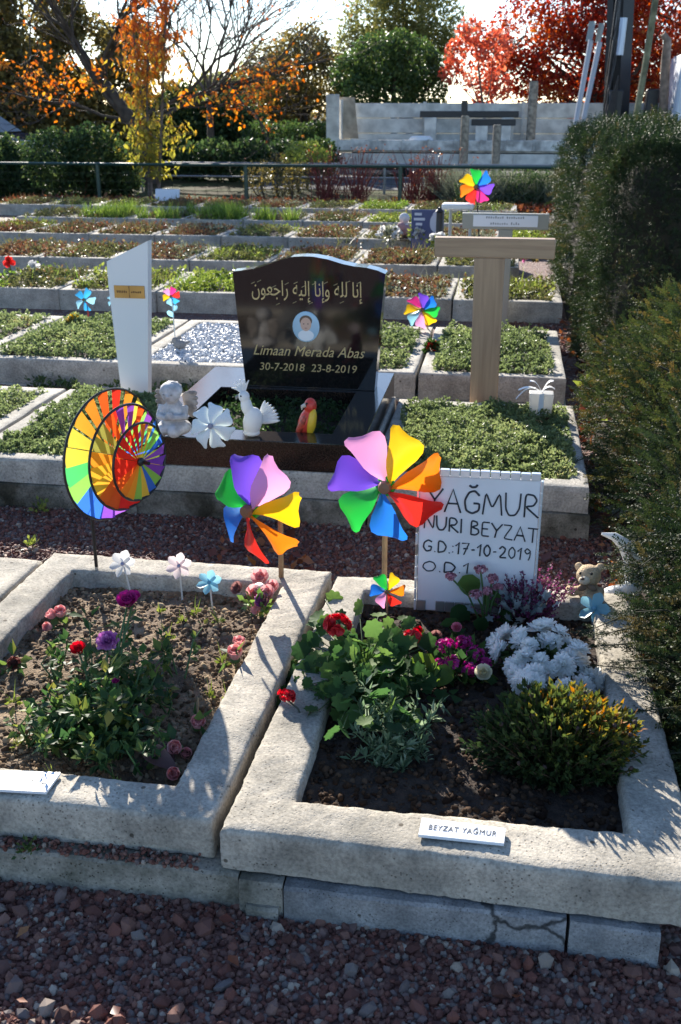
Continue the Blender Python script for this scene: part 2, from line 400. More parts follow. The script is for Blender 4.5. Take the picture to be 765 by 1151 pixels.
LF = {
 'sedum': leafmat('sedum_leaf', [(0, (.085, .115, .05)), (.5, (.18, .225, .095)), (.88, (.28, .31, .14)), (1, (.34, .19, .11))], trans=.4),
 'rust': leafmat('rusty_sedum_leaf', [(0, (.085, .045, .03)), (.35, (.20, .085, .05)), (.6, (.15, .125, .06)), (.8, (.12, .13, .05)), (1, (.30, .20, .12))], trans=.3),
 'mixed': leafmat('mixed_cover_leaf', [(0, (.06, .07, .03)), (.4, (.13, .13, .055)), (.7, (.18, .19, .07)), (1, (.22, .11, .06))], trans=.3),
 'lime': leafmat('lime_cover_leaf', [(0, (.09, .12, .03)), (.5, (.20, .25, .05)), (1, (.30, .33, .09))], trans=.35),
 'grass': leafmat('grass_blade', [(0, (.06, .10, .02)), (.5, (.13, .21, .04)), (1, (.24, .30, .07))], trans=.5),
 'dark': leafmat('dark_evergreen_leaf', [(0, (.02, .042, .018)), (.6, (.05, .085, .03)), (1, (.10, .13, .045))], trans=.4, rough=.55, spec=.25),
 'yew': leafmat('yew_needle', [(0, (.010, .018, .008)), (.5, (.026, .045, .016)), (.82, (.06, .082, .026)), (1, (.13, .10, .04))], rough=.55, trans=.16, spec=.2),
 'yewy': leafmat('yellowish_yew_needle', [(0, (.014, .022, .009)), (.5, (.036, .056, .018)), (.82, (.09, .105, .03)), (1, (.17, .11, .035))], rough=.6, trans=.22, spec=.22),
 'red': leafmat('maple_red_leaf', [(0, (.14, .02, .015)), (.4, (.30, .04, .024)), (.72, (.42, .10, .03)), (1, (.50, .23, .05))], trans=.5),
 'pink': leafmat('maple_pink_leaf', [(0, (.40, .07, .05)), (1, (.60, .20, .12))], trans=.5),
 'orange': leafmat('orange_leaf', [(0, (.40, .09, .03)), (.6, (.60, .22, .06)), (1, (.55, .30, .07))], trans=.55),
 'yellow': leafmat('yellow_leaf', [(0, (.26, .25, .05)), (.45, (.46, .34, .07)), (.7, (.52, .24, .06)), (1, (.50, .15, .05))], trans=.55),
 'olive': leafmat('olive_leaf', [(0, (.075, .06, .025)), (.5, (.17, .145, .05)), (1, (.32, .23, .065))], trans=.4),
 'willow': leafmat('willow_leaf', [(0, (.11, .12, .04)), (.5, (.20, .20, .065)), (1, (.30, .27, .09))], trans=.45),
 'green': leafmat('green_leaf', [(0, (.03, .06, .02)), (.5, (.06, .105, .03)), (1, (.12, .16, .045))], trans=.4),
 'greygreen': leafmat('grey_green_leaf', [(0, (.10, .11, .075)), (.5, (.17, .19, .13)), (1, (.27, .27, .18))], trans=.3),
 'litter': leafmat('fallen_leaf', [(0, (.10, .03, .02)), (.5, (.25, .07, .035)), (1, (.40, .17, .06))], trans=.25),
}
Bark = mat('bark', (.075, .055, .04), .9, var=.5, scale=6, bump=.6, bscale=30)
BarkPale = mat('grey_bark', (.14, .11, .09), .9, var=.4, scale=9)
Twig = mat('twig', (.09, .055, .03), .8)
White = mat('white_paint', (.80, .80, .79), .4)
Wood = None

# ------------------------------------------------------------------ setting
def sheet(name, x0, x1, y0, y1, z, m, nx=2, ny=2, amp=0, label=None):
    mm = M(); V, F = grid(lambda a, b: (x0 + (x1 - x0) * a, y0 + (y1 - y0) * b, z), nx, ny)
    if amp: V[:, 2] += amp * (fbm(V, 1.2, 3) - .5)
    o = mm.add(V, F).build(name, m); o['kind'] = 'structure'
    return o
GroundM = mat('rough_ground', (.05, .06, .022), .95, spec=.05, var=.6, scale=.8, bump=.6, bscale=6, col2=(.05, .035, .02))
sheet('ground', -220, 220, -25, 400, -.012, GroundM, 40, 40)
sheet('gravel_path', -12, .50, -4, 17.75, 0, Gravel, 60, 90)
sheet('soil_bed', .504, 3.2, -3, 18.2, -.004, Soil, 20, 60)
sheet('road', -5.6, 60, 22.6, 30.5, .004, mat('asphalt', (.11, .11, .115), .9, spec=.1, var=.3, scale=3, bump=.4, bscale=90))

gm = M()
def gravel_patch(x0, x1, y0, y1, n, s, ico):
    p = np.stack([rng.uniform(x0, x1, n), rng.uniform(y0, y1, n), rng.uniform(0, .35 * s, n)], 1)
    sz = s * rng.uniform(.45, 1.0, n) * np.where(rng.random(n) < .06, 1.6, 1.0)
    stones(gm, p, sz, 0, ico)
gravel_patch(-1.15, .62, 1.1, 1.76, 13500, .0104, True)
gravel_patch(.38, .62, 1.1, 1.70, 800, .012, True)
k = 260; stones(gm, np.stack([rng.uniform(-1.05, -.58, k), rng.uniform(1.735, 1.772, k), rng.uniform(.088, .10, k)], 1), .006 * rng.uniform(.6, 1.2, k))
k = 190; stones(gm, np.stack([rng.uniform(-1.15, .62, k), rng.uniform(1.1, 1.7, k), rng.uniform(.004, .012, k)], 1), rng.uniform(.013, .022, k))
gravel_patch(-2.5, .5, 3.05, 3.97, 15000, .011, True)
gravel_patch(-3.3, .5, 5.15, 5.95, 11000, .012, False)
gravel_patch(.0, .55, 7.3, 8.6, 3500, .013, False)
g = gm.build('gravel', Stone, smooth=False); tag(g, 'reddish crushed stone chips covering the paths between the graves', 'gravel', kind='stuff')

# ------------------------------------------------------------------ grave beds
def border(m, O, I, z0, z1, bev, step, amp, prof_n=4, seed=0):
    """mitred ring of concrete; O and I are four outer and four inner corners (x,y)"""
    O = np.array(O, float); I = np.array(I, float); po = []; pi = []
    for k in range(4):
        n = max(1, int(np.linalg.norm(O[(k + 1) % 4] - O[k]) / step))
        for i in range(n):
            t = i / n; po.append(O[k] * (1 - t) + O[(k + 1) % 4] * t); pi.append(I[k] * (1 - t) + I[(k + 1) % 4] * t)
    po = np.array(po); pi = np.array(pi); w = np.linalg.norm(pi - po, axis=1).mean(); fb = bev / w
    zs = [z0 + (z1 - bev - z0) * i / (prof_n - 1) for i in range(prof_n)]
    pr = [(0, z) for z in zs] + [(fb * .3, z1 - bev * .3)] + [(fb + (1 - 2 * fb) * i / (prof_n - 1), z1) for i in range(prof_n)] + [(1 - fb * .3, z1 - bev * .3), (1, z1 - bev), (1, z0)]
    V = np.array([[(*(po[i] + (pi[i] - po[i]) * f), z) for f, z in pr] for i in range(len(po))]); n, k = V.shape[:2]; V = V.reshape(-1, 3)
    if amp:
        V += ((np.stack([fbm(V, 7, seed + s) for s in range(3)], 1) - .5) * amp * 1.4 + (np.stack([vnoise(V, 70, seed + 5 + s) for s in range(3)], 1) - .5) * amp)
    F = [(i * k + j, ((i + 1) % n) * k + j, ((i + 1) % n) * k + j + 1, i * k + j + 1) for i in range(n) for j in range(k - 1)]
    m.add(V, F)
def rect(x0, x1, y0, y1): return [(x0, y0), (x1, y0), (x1, y1), (x0, y1)]
def soil_top(I, z, amp, seed, x, y):
    return z + amp * (fbm(np.stack([x, y, x * 0], -1), 5, seed, 4) - .5) * 2
def soil_part(parent, I, z, amp, seed, mats, nx=40, clods=0, cs=.008):
    I = np.array(I); x0, y0 = I.min(0) - .01; x1, y1 = I.max(0) + .01
    m = M(); X, Y = np.meshgrid(np.linspace(x0, x1, nx), np.linspace(y0, y1, nx), indexing='ij')
    Z = soil_top(I, z, amp, seed, X, Y) + (fbm(np.stack([X, Y, X * 0], -1), 40, seed) - .5) * min(amp, .02)
    F = [(i * nx + j, (i + 1) * nx + j, (i + 1) * nx + j + 1, i * nx + j + 1) for i in range(nx - 1) for j in range(nx - 1)]
    m.add(np.stack([X, Y, Z], -1).reshape(-1, 3), F, 0)
    if clods:
        x = rng.uniform(x0 + .02, x1 - .02, clods); y = rng.uniform(y0 + .02, y1 - .02, clods)
        stones(m, np.stack([x, y, soil_top(I, z, amp, seed, x, y)], 1), cs * rng.uniform(.3, 1.3, clods) ** 1.5, 1, True, .4)
    return m.build('soil', mats, parent)
T_O, T_K, T_B = T_oval(), T_kite(.16), T_blade()
def cover_mesh(m, x0, x1, y0, y1, z, kind, n, s=.016, spill=.0, hump=.03):
    """ground cover: many small rosettes on a slightly humped bed"""
    x = rng.uniform(x0 - spill, x1 + spill, n); y = rng.uniform(y0 - spill, y1 + spill, n)
    p = np.stack([x, y, x * 0], 1); hgt = fbm(p, 5, int(n) % 13)
    if kind == 'grass':
        k = n * 3; x = rng.uniform(x0, x1, k); y = rng.uniform(y0, y1, k); d = sph(k, 2.2)
        keep = fbm(np.stack([x + rng.uniform(0, 9), y, 0 * x], 1), 3, 2) > .46
        scatter(m, T_blade(.035, .3), np.stack([x, y, x * 0 + z], 1)[keep], d[keep], sph(keep.sum()), rng.uniform(.09, .26, keep.sum()), 0)
        return
    gap = hgt > {'sedum': .22, 'rust': .38, 'mixed': .40, 'lime': .42, 'sparse': .5}.get(kind, .3)
    fine = fbm(p, 16, 5); gap &= fine > .30; hgt = hgt * .55 + fine * .6; p = p[gap]; hgt = hgt[gap]; k = 5; q = np.repeat(p, k, 0); nn = len(q)
    dome = np.sin(np.pi * np.clip((p[:, 0] - x0) / (x1 - x0), 0.02, .98)) * np.sin(np.pi * np.clip((p[:, 1] - y0) / (y1 - y0), .02, .98))
    q[:, 2] = np.repeat(z + hump * (np.sqrt(dome) * .5 + (hgt - .3) * 2.3) * (.4 + .6 * rng.random(len(p))), k)
    patch = fbm(p, 3.2, 9)
    rn = np.repeat(np.clip((patch - .5) * 1.6 + .5, 0, 1), k) * .55 + rng.random(nn) * .45
    scatter(m, T_oval(.3, .12), q, sph(nn, .55), sph(nn, .3), s * rng.uniform(.7, 1.5, nn), 0, rn)
COVER = {}
def shared_cover(kind, w, l, var):
    key = (kind, round(w, 2), round(l, 2), var)
    if key not in COVER:
        base = {'sparse': 'mixed', 'grass': 'grass'}.get(kind, kind); acc = {'rust': ['mixed', 'greygreen', 'lime'], 'mixed': ['rust', 'grass', 'lime'], 'lime': ['grass', 'mixed', 'rust'], 'sedum': ['rust', 'lime', 'greygreen'], 'grass': ['mixed'] * 3}.get(base)[var % 3]
        m = M(); X0, X1 = -w / 2, w / 2
        if kind == 'grass': cover_mesh(m, X0, X1, 0, l, 0, 'grass', 560)
        else: cover_mesh(m, X0, X1, 0, l, 0, kind, 700 if kind != 'sparse' else 480, .024, .03, .08)
        for k in range(11 if kind != 'sparse' else 5):          # taller clumps of the same and of a second plant
            cx, cy = rng.uniform(X0, X1), rng.uniform(0, l); r = rng.uniform(.05, .15); n = int(rng.uniform(25, 90)); q = rng.normal(0, 1, (n, 3)) * [r, r, .025] + [cx, cy, .06]; q[:, 2] = np.abs(q[:, 2]); mi = int(rng.random() < .5)
            if rng.random() < .25: scatter(m, T_blade(.03, .4), q * [1, 1, 0] , sph(n, 1.4), sph(n), rng.uniform(.07, .2, n), 1)
            else: scatter(m, T_oval(.32, .12), np.clip(q, [X0 - .04, -.04, 0], [X1 + .04, l + .04, 1]), sph(n, .7), sph(n, .3), rng.uniform(.02, .05, n), mi)
        COVER[key] = m.mesh('ground_cover', [LF[base], LF[acc]])
    return COVER[key]
FAR = {}
def far_grave(x0, x1, y0, y1, zt, kind, label, flip):
    w, l = x1 - x0, y1 - y0; c = .085; key = (round(w, 2), round(l, 2))
    t = thing('grave', label, 'grave', ((x0 + x1) / 2, y0, 0), 'concrete edged grave beds in rows', world=False)
    if key not in FAR:
        m = M(); border(m, rect(-w / 2, w / 2, 0, l), rect(-w / 2 + c, w / 2 - c, c, l - c), 0, zt, .008, .3, .004)
        s = M(); V, F = grid(lambda a, b: (-w / 2 + c - .01 + (w - 2 * c + .02) * a, c - .01 + (l - 2 * c + .02) * b, zt - .045), 8, 10); V[:, 2] += .03 * (fbm(V, 4, 2) - .5); s.add(V, F)
        FAR[key] = (m.mesh('border', C_row), s.mesh('soil', Soil))
    for nm, me in zip(('border', 'soil'), FAR[key]):
        o = bpy.data.objects.new(nm, me); COL.objects.link(o); o.parent = t
    if kind != 'bare':
        o = bpy.data.objects.new('ground_cover', shared_cover(kind, w - 2 * c, l - 2 * c, flip)); COL.objects.link(o); o.parent = t
        o.location = (0, c, zt - .045); o['kind'] = 'stuff'
    return t
KN = {'sedum': 'green sedum', 'rust': 'rust-red sedum', 'mixed': 'mossy olive cover', 'lime': 'lime-green cover', 'sparse': 'thin patchy moss', 'grass': 'tall green grass', 'bare': 'bare soil'}
ORD = ['first', 'second', 'third', 'fourth', 'fifth', 'sixth', 'seventh', 'eighth', 'ninth', 'tenth']
# rows beyond the black headstone: (y front, length, top, joints from the left, fill of each)
ROWS = [
 ('second row behind black headstone', 8.45, 1.15, .17, [-4.56, -3.73, -2.88, -2.06, -1.235, -.42, .455], ['mixed', 'mixed', 'lime', 'sedum', 'rust', 'mixed']),
 ('third row behind black headstone', 10.35, 1.12, .17, [-5.56, -4.76, -3.96, -3.16, -2.33, -1.5, -.67, .12], ['rust', 'mixed', 'rust', 'mixed', 'rust', 'rust', 'mixed']),
 ('fourth row behind black headstone', 12.45, 1.1, .17, [-6.68, -5.86, -5.04, -4.22, -3.40, -2.58, -1.76, -.94, -.12, .6], ['rust', 'rust', 'rust', 'rust', 'sparse', 'rust', 'mixed', 'rust', 'lime']),
 ('fifth row behind black headstone', 14.35, 1.1, .17, [-6.87, -6.05, -5.23, -4.41, -3.59, -2.77, -1.95, -1.13, -.31, .5], ['sparse', 'grass', 'grass', 'grass', 'grass', 'mixed', 'lime', 'mixed', 'mixed']),
 ('last row before green fence', 16.25, 1.1, .17, [-8.1, -7.28, -6.46, -5.64, -4.82, -4.0, -3.18, -2.36, -1.54, -.72, .1], ['sparse', 'sparse', 'sparse', 'rust', 'mixed', 'rust', 'sparse', 'lime', 'mixed', 'sparse']),
]
fl = 0
for rn, y0, l, zt, js, ks in ROWS:
    for i, k in enumerate(ks):
        fl += 1
        where = f'{ORD[i]} from left in the {rn}'
        far_grave(js[i] + .008, js[i + 1] - .008, y0 + random.uniform(-.02, .02), y0 + l, zt, k, f'{KN[k]} grave, {where}', fl % 4)

def near_grave(label, O, I, zf, zt, soilz, kind=None, n=0, seed=0, dry=False, amp=.012, step=.05, clods=0, footing=True, C=None, s=.014, spill=0.0, hump=.035):
    O = np.array(O, float)
    t = thing('grave', label, 'grave', (O[:, 0].mean(), O[:, 1].mean(), 0), 'concrete edged grave beds in rows')
    m = M(); border(m, O, I, zf, zt, .012, step, .005, 5, seed); m.build('border', C or C_row, t)
    if footing:
        m = M(); c = O.mean(0); border(m, O + np.array([[-.0, -.012], [.012, -.012], [.012, .012], [-.0, .012]]), np.array(I) , 0, zf - .003, .006, .2, .005, 3, seed + 3); m.build('footing', C_foot if zf > .08 else C_row, t)
    soil_part(t, I, soilz, amp, seed, [SoilDry, ClodDry] if dry else [Soil, Clod], 60 if clods else 24, clods)
    if kind:
        I = np.array(I); m = M()
        cover_mesh(m, I[:, 0].min(), I[:, 0].max(), I[:, 1].min(), I[:, 1].max(), soilz, kind, n, s, spill, hump)
        m.build('ground_cover', LF[kind], t)['kind'] = 'stuff'
    return t
def inset(x0, x1, y0, y1, c=.09, b=.09): return rect(x0 + c, x1 - c, y0 + b, y1 - b)
# first row behind the headstone
for x0, x1, k, n, lab in [(-4.06, -3.20, 'sedum', 1500, 'green sedum grave at the left edge, first row behind the black headstone'),
                          (-3.18, -2.26, 'sedum', 2600, 'dense green sedum grave behind the tapered white marker'),
                          (-2.24, -1.37, None, 0, 'grave filled with white pebbles left of the black headstone'),
                          (-1.35, -.49, 'sedum', 2200, 'green sedum grave half hidden behind the black headstone'),
                          (-.47, .365, 'sedum', 2400, 'green sedum grave behind the wooden T-shaped marker')]:
    t = near_grave(lab, rect(x0, x1, 5.93, 7.32), inset(x0, x1, 5.93, 7.32), .02, .17, .14, k, n, seed=int(abs(x0) * 10), step=.2, s=.019, hump=.08, spill=.02)
    if k is None:
        m = M(); nn = 4200; p = np.stack([rng.uniform(x0 + .1, x1 - .1, nn), rng.uniform(6.03, 7.22, nn), rng.uniform(.135, .165, nn)], 1)
        stones(m, p, rng.uniform(.010, .018, nn), 0, True, .15); m.build('pebbles', leafmat('white_pebble', [(0, (.40, .42, .45)), (1, (.66, .67, .68))], trans=0), t, smooth=False)['kind'] = 'stuff'
# row with the black headstone
near_grave('green sedum grave at the left edge beyond the spinner', rect(-3.17, -2.27, 3.95, 5.12), inset(-3.17, -2.27, 3.95, 5.12), .11, .215, .17, 'sedum', 3400, 2, s=.0145, step=.12, hump=.07, spill=.02)
near_grave('green sedum grave behind the triple wind spinner', rect(-2.25, -1.495, 3.95, 5.12), inset(-2.25, -1.495, 3.95, 5.12), .11, .215, .18, 'sedum', 4800, 3, s=.0145, step=.12, hump=.07, spill=.02)
near_grave('green sedum grave behind the handwritten sign', rect(-.505, .365, 3.95, 5.16), inset(-.505, .365, 3.95, 5.16, .075, .09), .11, .22, .18, 'sedum', 6500, 4, step=.12, spill=.03, s=.0145, hump=.07)

# foreground row
LO = [(-1.50, 1.775), (-.553, 1.775), (-.512, 3.085), (-1.47, 3.085)]; LI = [(-1.365, 1.895), (-.668, 1.885), (-.648, 2.955), (-1.35, 2.955)]
RO = [(-.528, 1.745), (.452, 1.715), (.424, 3.05), (-.488, 3.05)]; RI = [(-.39, 1.868), (.316, 1.868), (.312, 2.945), (-.385, 2.945)]
NO = [(-2.5, 1.80), (-1.515, 1.79), (-1.485, 3.03), (-2.5, 3.03)]; NI = [(-2.38, 1.92), (-1.64, 1.92), (-1.61, 2.85), (-2.38, 2.85)]
left_grave = near_grave('dry soil grave with the rose bush in front left', LO, LI, .092, .19, .135, None, 0, 5, True, .030, .012, 4600, False, C_near)
right_grave = near_grave('dark soil grave crowded with flowers in front right', RO, RI, .092, .192, .142, None, 0, 6, False, .014, .012, 3800, False, C_near)
near_grave('bare concrete grave edging cut off at the left', NO, NI, .092, .187, .15, None, 0, 7, True, .01, .05, 0, False, C_near)
# footing slabs below the foreground row
def slab(label, pts, z0, z1, mm, y_back=3.06, seed=0, crack=None):
    """front outline as (x, y) points, extruded to the back"""
    xs = [p[0] for p in pts]; nx = max(4, int((xs[-1] - xs[0]) / .02)); V = []; prof = [(0, z0), (0, z0 + (z1 - z0) * .5), (0.0, z1 - .006), (.006, z1), (.15, z1), (.3, z1)]
    X = np.linspace(xs[0], xs[-1], nx); Y = np.interp(X, xs, [p[1] for p in pts])
    V = np.array([[(X[i], Y[i] + f, z) for f, z in prof] for i in range(nx)])
    V = V.reshape(-1, 3); V[:, 1] += (fbm(V, 18, seed) - .5) * .014; V[:, 2] += (fbm(V, 12, seed + 2) - .5) * .006
    k = len(prof); F = [(i * k + j, (i + 1) * k + j, (i + 1) * k + j + 1, i * k + j + 1) for i in range(nx - 1) for j in range(k - 1)]
    F += [tuple(range(k)), tuple(range((nx - 1) * k, nx * k))[::-1]]
    o = M().add(V, F).build('footing_slab', mm, sharp=40); return tag(o, label, 'footing slab', 'footing slabs under the front graves')
slab('long damp concrete slab under the left front grave', [(-1.7, 1.728), (-.49, 1.735)], -.05, .088, C_foot, seed=1)
slab('short damp block between the long slab and the cracked stone', [(-.486, 1.722), (-.392, 1.718)], -.05, .086, C_foot, seed=2)
slab('low broken block sitting in front of the short damp block', [(-.47, 1.712), (-.40, 1.706)], -.03, .03, C_foot, seed=7)
slab('long bluestone slab with a crack under the right front grave', [(-.388, 1.712), (.19, 1.708)], -.05, .086, C_stone, seed=3)
slab('short broken bluestone end piece at the right corner', [(.197, 1.706), (.372, 1.70)], -.05, .084, C_stone, seed=4)

# ------------------------------------------------------------------ fence, trees and the yard behind
Green = mat('green_fence_paint', (.012, .045, .035), .35)
ft = thing('metal_fence', 'dark green metal rail fence along the far edge of the graves', 'fence', (-4.5, 18.3, 0))
for x in np.arange(-12.5, 3.5, 2.65):
    M().add(*tube([(x + .05, 18.3, -.02), (x + .05, 18.3, .68)], .035, 10)).build('post', Green, ft)
M().add(*tube([(-13, 18.3, .685), (3.0, 18.3, .685)], .026, 8)).build('top_rail', Green, ft)
m = M()
for z in (.12, .26, .40, .54): m.add(*tube([(-13, 18.27, z), (3, 18.27, z)], .0022, 4))
for x in np.arange(-13, 3, .2): m.add(*tube([(x, 18.268, .02), (x, 18.268, .67)], .0018, 4))
m.build('wire_mesh', mat('wire_green', (.015, .03, .022), .9, spec=.05), ft)
ft = thing('rail_fence', 'thin grey rail fence beyond the green fence', 'fence', (-3, 21.6, 0))
Grey = mat('grey_steel', (.25, .26, .27), .4, .6)
for x in np.arange(-7.5, 3, 2.5): M().add(*tube([(x, 21.6, -.02), (x, 21.6, .56)], .025, 8)).build('post', Grey, ft)
for z in (.56, .3): M().add(*tube([(-8, 21.6, z), (3, 21.6, z)], .018, 8)).build('rail', Grey, ft)

def grow(m, p, d, L, r, lvl, tips, spread=.6, lift=.15, kids=4, sides=6, wob=.18):
    n = 6; path = [np.array(p, float)]; d = np.array(d, float); d /= np.linalg.norm(d); dirs = [d]
    for i in range(n - 1):
        d = d + rng.normal(0, wob, 3) + np.array([0, 0, lift * .3]); d /= np.linalg.norm(d); path.append(path[-1] + d * L / (n - 1)); dirs.append(d)
    m.add(*tube(path, np.linspace(r, r * (.55 if lvl else .2), n), max(3, sides), cap=False))
    if lvl == 0: tips.append((path[-1], d)); tips.append((path[3], dirs[3])); return
    for k in range(kids):
        i = rng.integers(2, n) if k else n - 1
        nd = dirs[i] + rng.normal(0, spread, 3); nd[2] += lift
        grow(m, path[i], nd, L * rng.uniform(.5, .8), r * (.55 if k else .6) * rng.uniform(.75, 1), lvl - 1, tips, spread, lift, kids, sides - 1, wob)
def crown(m, clumps, n, T, size, mi=0, shell=.55, gapscale=1.2, gap=.42, up=0.0, rnd=None, droop=0.0):
    vol = np.array([np.prod(np.broadcast_to(np.asarray(r, float), (3,))) ** (2 / 3) for _, r in clumps]); cnt = (n * vol / vol.sum()).astype(int)
    for (c, r), k in zip(clumps, cnt):
        r = np.broadcast_to(np.asarray(r, float), (3,)); v = sph(k); p = v * (rng.uniform(shell ** 2, 1.1, k) ** .5)[:, None] * r + np.array(c)
        keep = fbm(p, gapscale / r.mean(), 4) > gap
        p = p[keep]; q = len(p)
        if not q: continue
        d = sph(q, up); d[:, 2] -= droop
        rr = rng.random(q) if rnd is None else np.clip(rnd(p) + rng.normal(0, .15, q), 0, 1)
        scatter(m, T, p, d, sph(q, .5), size * rng.uniform(.6, 1.3, q), mi, rr)
def px_clumps(lst, Y, k=1.0):
    """clumps surveyed from the photograph: x, y, radius in photo pixels, at distance Y"""
    out = []
    for u, v, r in lst:
        c = PY(u, v, Y + rng.uniform(-.8, .8)); out.append((np.array(c), np.array([1, 1, .95]) * r * Y / 1178 * 1.07 * k))
    return out
def tree(name, label, base, clumps, n, T, size, leaf, trunk_r=.12, gap=.42, height=None, bark=Bark, group='trees beyond the fence', rnd=None, droop=0.0, twigs=True):
    b = np.array(base, float); b[0] = np.mean([c[0] for c, _ in clumps]) * .8 + b[0] * .2; t = thing(name, label, 'tree', tuple(b), group)
    m = M(); top = np.mean([c for c, _ in clumps], 0)
    mid = b * .45 + top * .55; mid[:2] += rng.normal(0, .1, 2)
    m.add(*tube([b, b * .75 + mid * .25, mid, top], [trunk_r * 1.25, trunk_r, trunk_r * .7, trunk_r * .35], 9)); m.build('trunk', bark, t)
    m = M(); tips = []
    for c, r in clumps:
        st = mid + (top - mid) * rng.uniform(-.4, .6); md = (st + c) / 2 + rng.normal(0, .12, 3)
        m.add(*tube([st, md, c], [trunk_r * .45, trunk_r * .3, trunk_r * .1], 5, cap=False))
        for q in range(5): e = c + sph(1)[0] * np.array(r) * .9; m.add(*tube([c, (c + e) / 2 + rng.normal(0, .05, 3), e], [trunk_r * .12, trunk_r * .08, .006], 4, cap=False))
    if twigs: m.build('branches', bark, t)
    m = M(); crown(m, clumps, n, T, size, gap=gap, rnd=rnd, droop=droop); m.build('crown', leaf, t)
    return t
def shrub(name, label, clumps, n, T, size, leaf, gap=.38, group=None, cat='shrub', up=.3, shell=.5, stems=14):
    cs = np.array([c for c, _ in clumps]); b = np.array([cs[:, 0].mean(), cs[:, 1].mean(), 0])
    t = thing(name, label, cat, tuple(b), group); m = M()
    for k in range(stems):
        c, r = clumps[rng.integers(len(clumps))]; e = c + sph(1)[0] * np.array(r) * .7; s = np.array([b[0] + (c[0] - b[0]) * .7, b[1] + (c[1] - b[1]) * .7, -.02])
        m.add(*tube([s, (s + e) / 2 + rng.normal(0, .03, 3), e], [.018, .012, .004], 5, cap=False))
    m.build('stems', Twig, t); m = M(); crown(m, clumps, n, T, size, gap=gap, up=up, shell=shell); m.build('foliage', leaf, t)
    return t
BIG = T_oval(.36, .1)
# left thicket
tree('thicket_tree', 'olive brown tree at the left edge behind the car', (-14, 30, 0), px_clumps([(-15, 60, 46), (30, 95, 44), (10, 140, 42), (55, 135, 40), (-20, 10, 40), (-40, 110, 50)], 30), 34000, BIG, .15, LF['olive'], .14, .36)
tree('thicket_tree', 'olive brown tree behind the bare branches, left of the yellow-leaved tree', (-9.0, 32, 0), px_clumps([(90, 60, 42), (120, 110, 40), (70, 110, 36), (140, 145, 34), (60, 20, 34), (100, 145, 34), (150, 60, 30)], 32), 30000, BIG, .14, LF['olive'], .14, .40)
tree('thicket_tree', 'dark leafy tree low behind the yellow-leaved tree', (-6.9, 33, 0), px_clumps([(215, 150, 34), (180, 140, 30), (245, 140, 34), (275, 150, 30), (205, 120, 24), (150, 155, 30), (260, 125, 22), (290, 165, 22), (230, 170, 26), (180, 170, 26)], 33), 24000, BIG, .13, LF['dark'], .12, .34)
tree('thicket_tree', 'broad olive tree filling the gap behind the orange leaves', (-8, 39, 0), px_clumps([(255, 120, 30), (290, 115, 30), (225, 125, 26), (320, 120, 28), (265, 145, 28), (305, 148, 26), (240, 100, 18), (280, 88, 16)], 39), 20000, BIG, .13, LF['willow'], .14, .36)
tree('round_tree', 'dense grey green tree left of the flatbed truck', (-4.9, 36, 0), px_clumps([(335, 75, 36), (310, 100, 30), (362, 90, 32), (345, 50, 24), (320, 125, 26), (360, 125, 28), (300, 70, 22)], 36), 16000, BIG, .11, LF['olive'], .14, .36)
tree('willow_tree', 'tall yellowish green tree at the top behind the truck', (-3.2, 44, 0), px_clumps([(420, 30, 34), (455, 10, 38), (490, 25, 30), (440, 60, 34), (480, 55, 26), (400, 60, 26), (450, -25, 34), (515, 45, 20)], 44), 20000, T_oval(.2, .08), .17, LF['willow'], .16, .36)
tree('holly_tree', 'dark green leafy tree just behind the truck bed', (-3.4, 31.5, 0), px_clumps([(395, 85, 22), (425, 70, 28), (460, 75, 30), (440, 100, 26), (480, 100, 22), (405, 105, 18), (450, 52, 16), (490, 75, 14)], 31.5), 15000, BIG, .10, LF['green'], .12, .34)
mr = lambda p: .42 - (p[:, 2] - 3.0) * .12 + (fbm(p, 1.1, 3) - .5) * 1.1
tree('red_maple', 'large red maple in autumn colour behind the crane', (2.2, 33, 0), px_clumps([(590, 40, 36), (630, 70, 40), (680, 30, 44), (730, 60, 44), (640, 15, 36), (590, 85, 26), (690, 90, 36), (750, 20, 44), (765, 90, 36), (620, 105, 20), (560, 60, 22), (660, 110, 26), (720, 115, 26), (700, -20, 40)], 33), 30000, BIG, .115, LF['red'], .2, .36, rnd=mr)
tree('young_maple', 'young maple with pinkish red leaves beside the large red maple', (.55, 30.2, 0), px_clumps([(520, 60, 17), (540, 85, 18), (508, 82, 12), (555, 55, 18), (530, 35, 14), (560, 95, 14), (545, 115, 12)], 30.2), 2600, BIG, .125, LF['pink'], .05, .40, bark=BarkPale)
# old half bare tree
t = thing('bare_tree', 'dark half bare tree with scattered orange leaves leaning left', 'tree', (PY(170, 195, 24)[0], 24, 0), 'trees beyond the fence')
m = M(); tips = []; b0 = np.array(PY(170, 195, 24)); b0[2] = -.05; k1 = np.array(PY(150, 140, 24)); k2 = np.array(PY(118, 95, 24.2))
m.add(*tube([b0, b0 * .6 + k1 * .4 + [.05, 0, 0], k1, k2], [.22, .19, .16, .12], 10)); m.build('trunk', Bark, t)
m = M()
for st, tg, L, r in [(k2, (60, 30), 2.0, .08), (k2, (95, 10), 2.0, .08), (k2, (135, 10), 1.9, .07), (k1, (60, 120), 1.8, .06), (k1, (20, 60), 2.6, .07), (k1, (175, 60), 2.0, .08), (k1, (230, 40), 2.4, .07), (k1, (250, 95), 2.4, .06), (k1, (300, 60), 3.0, .06), (k2, (30, 10), 2.2, .06)]:
    d = np.array(PY(tg[0], tg[1], 24 + rng.uniform(-.8, .8))) - st; grow(m, st, d, L, r * .8, 3, tips, .42, .12, 5, 6, .17)
m.build('branches', Bark, t)
m = M(); tp = np.array([a for a, _ in tips])
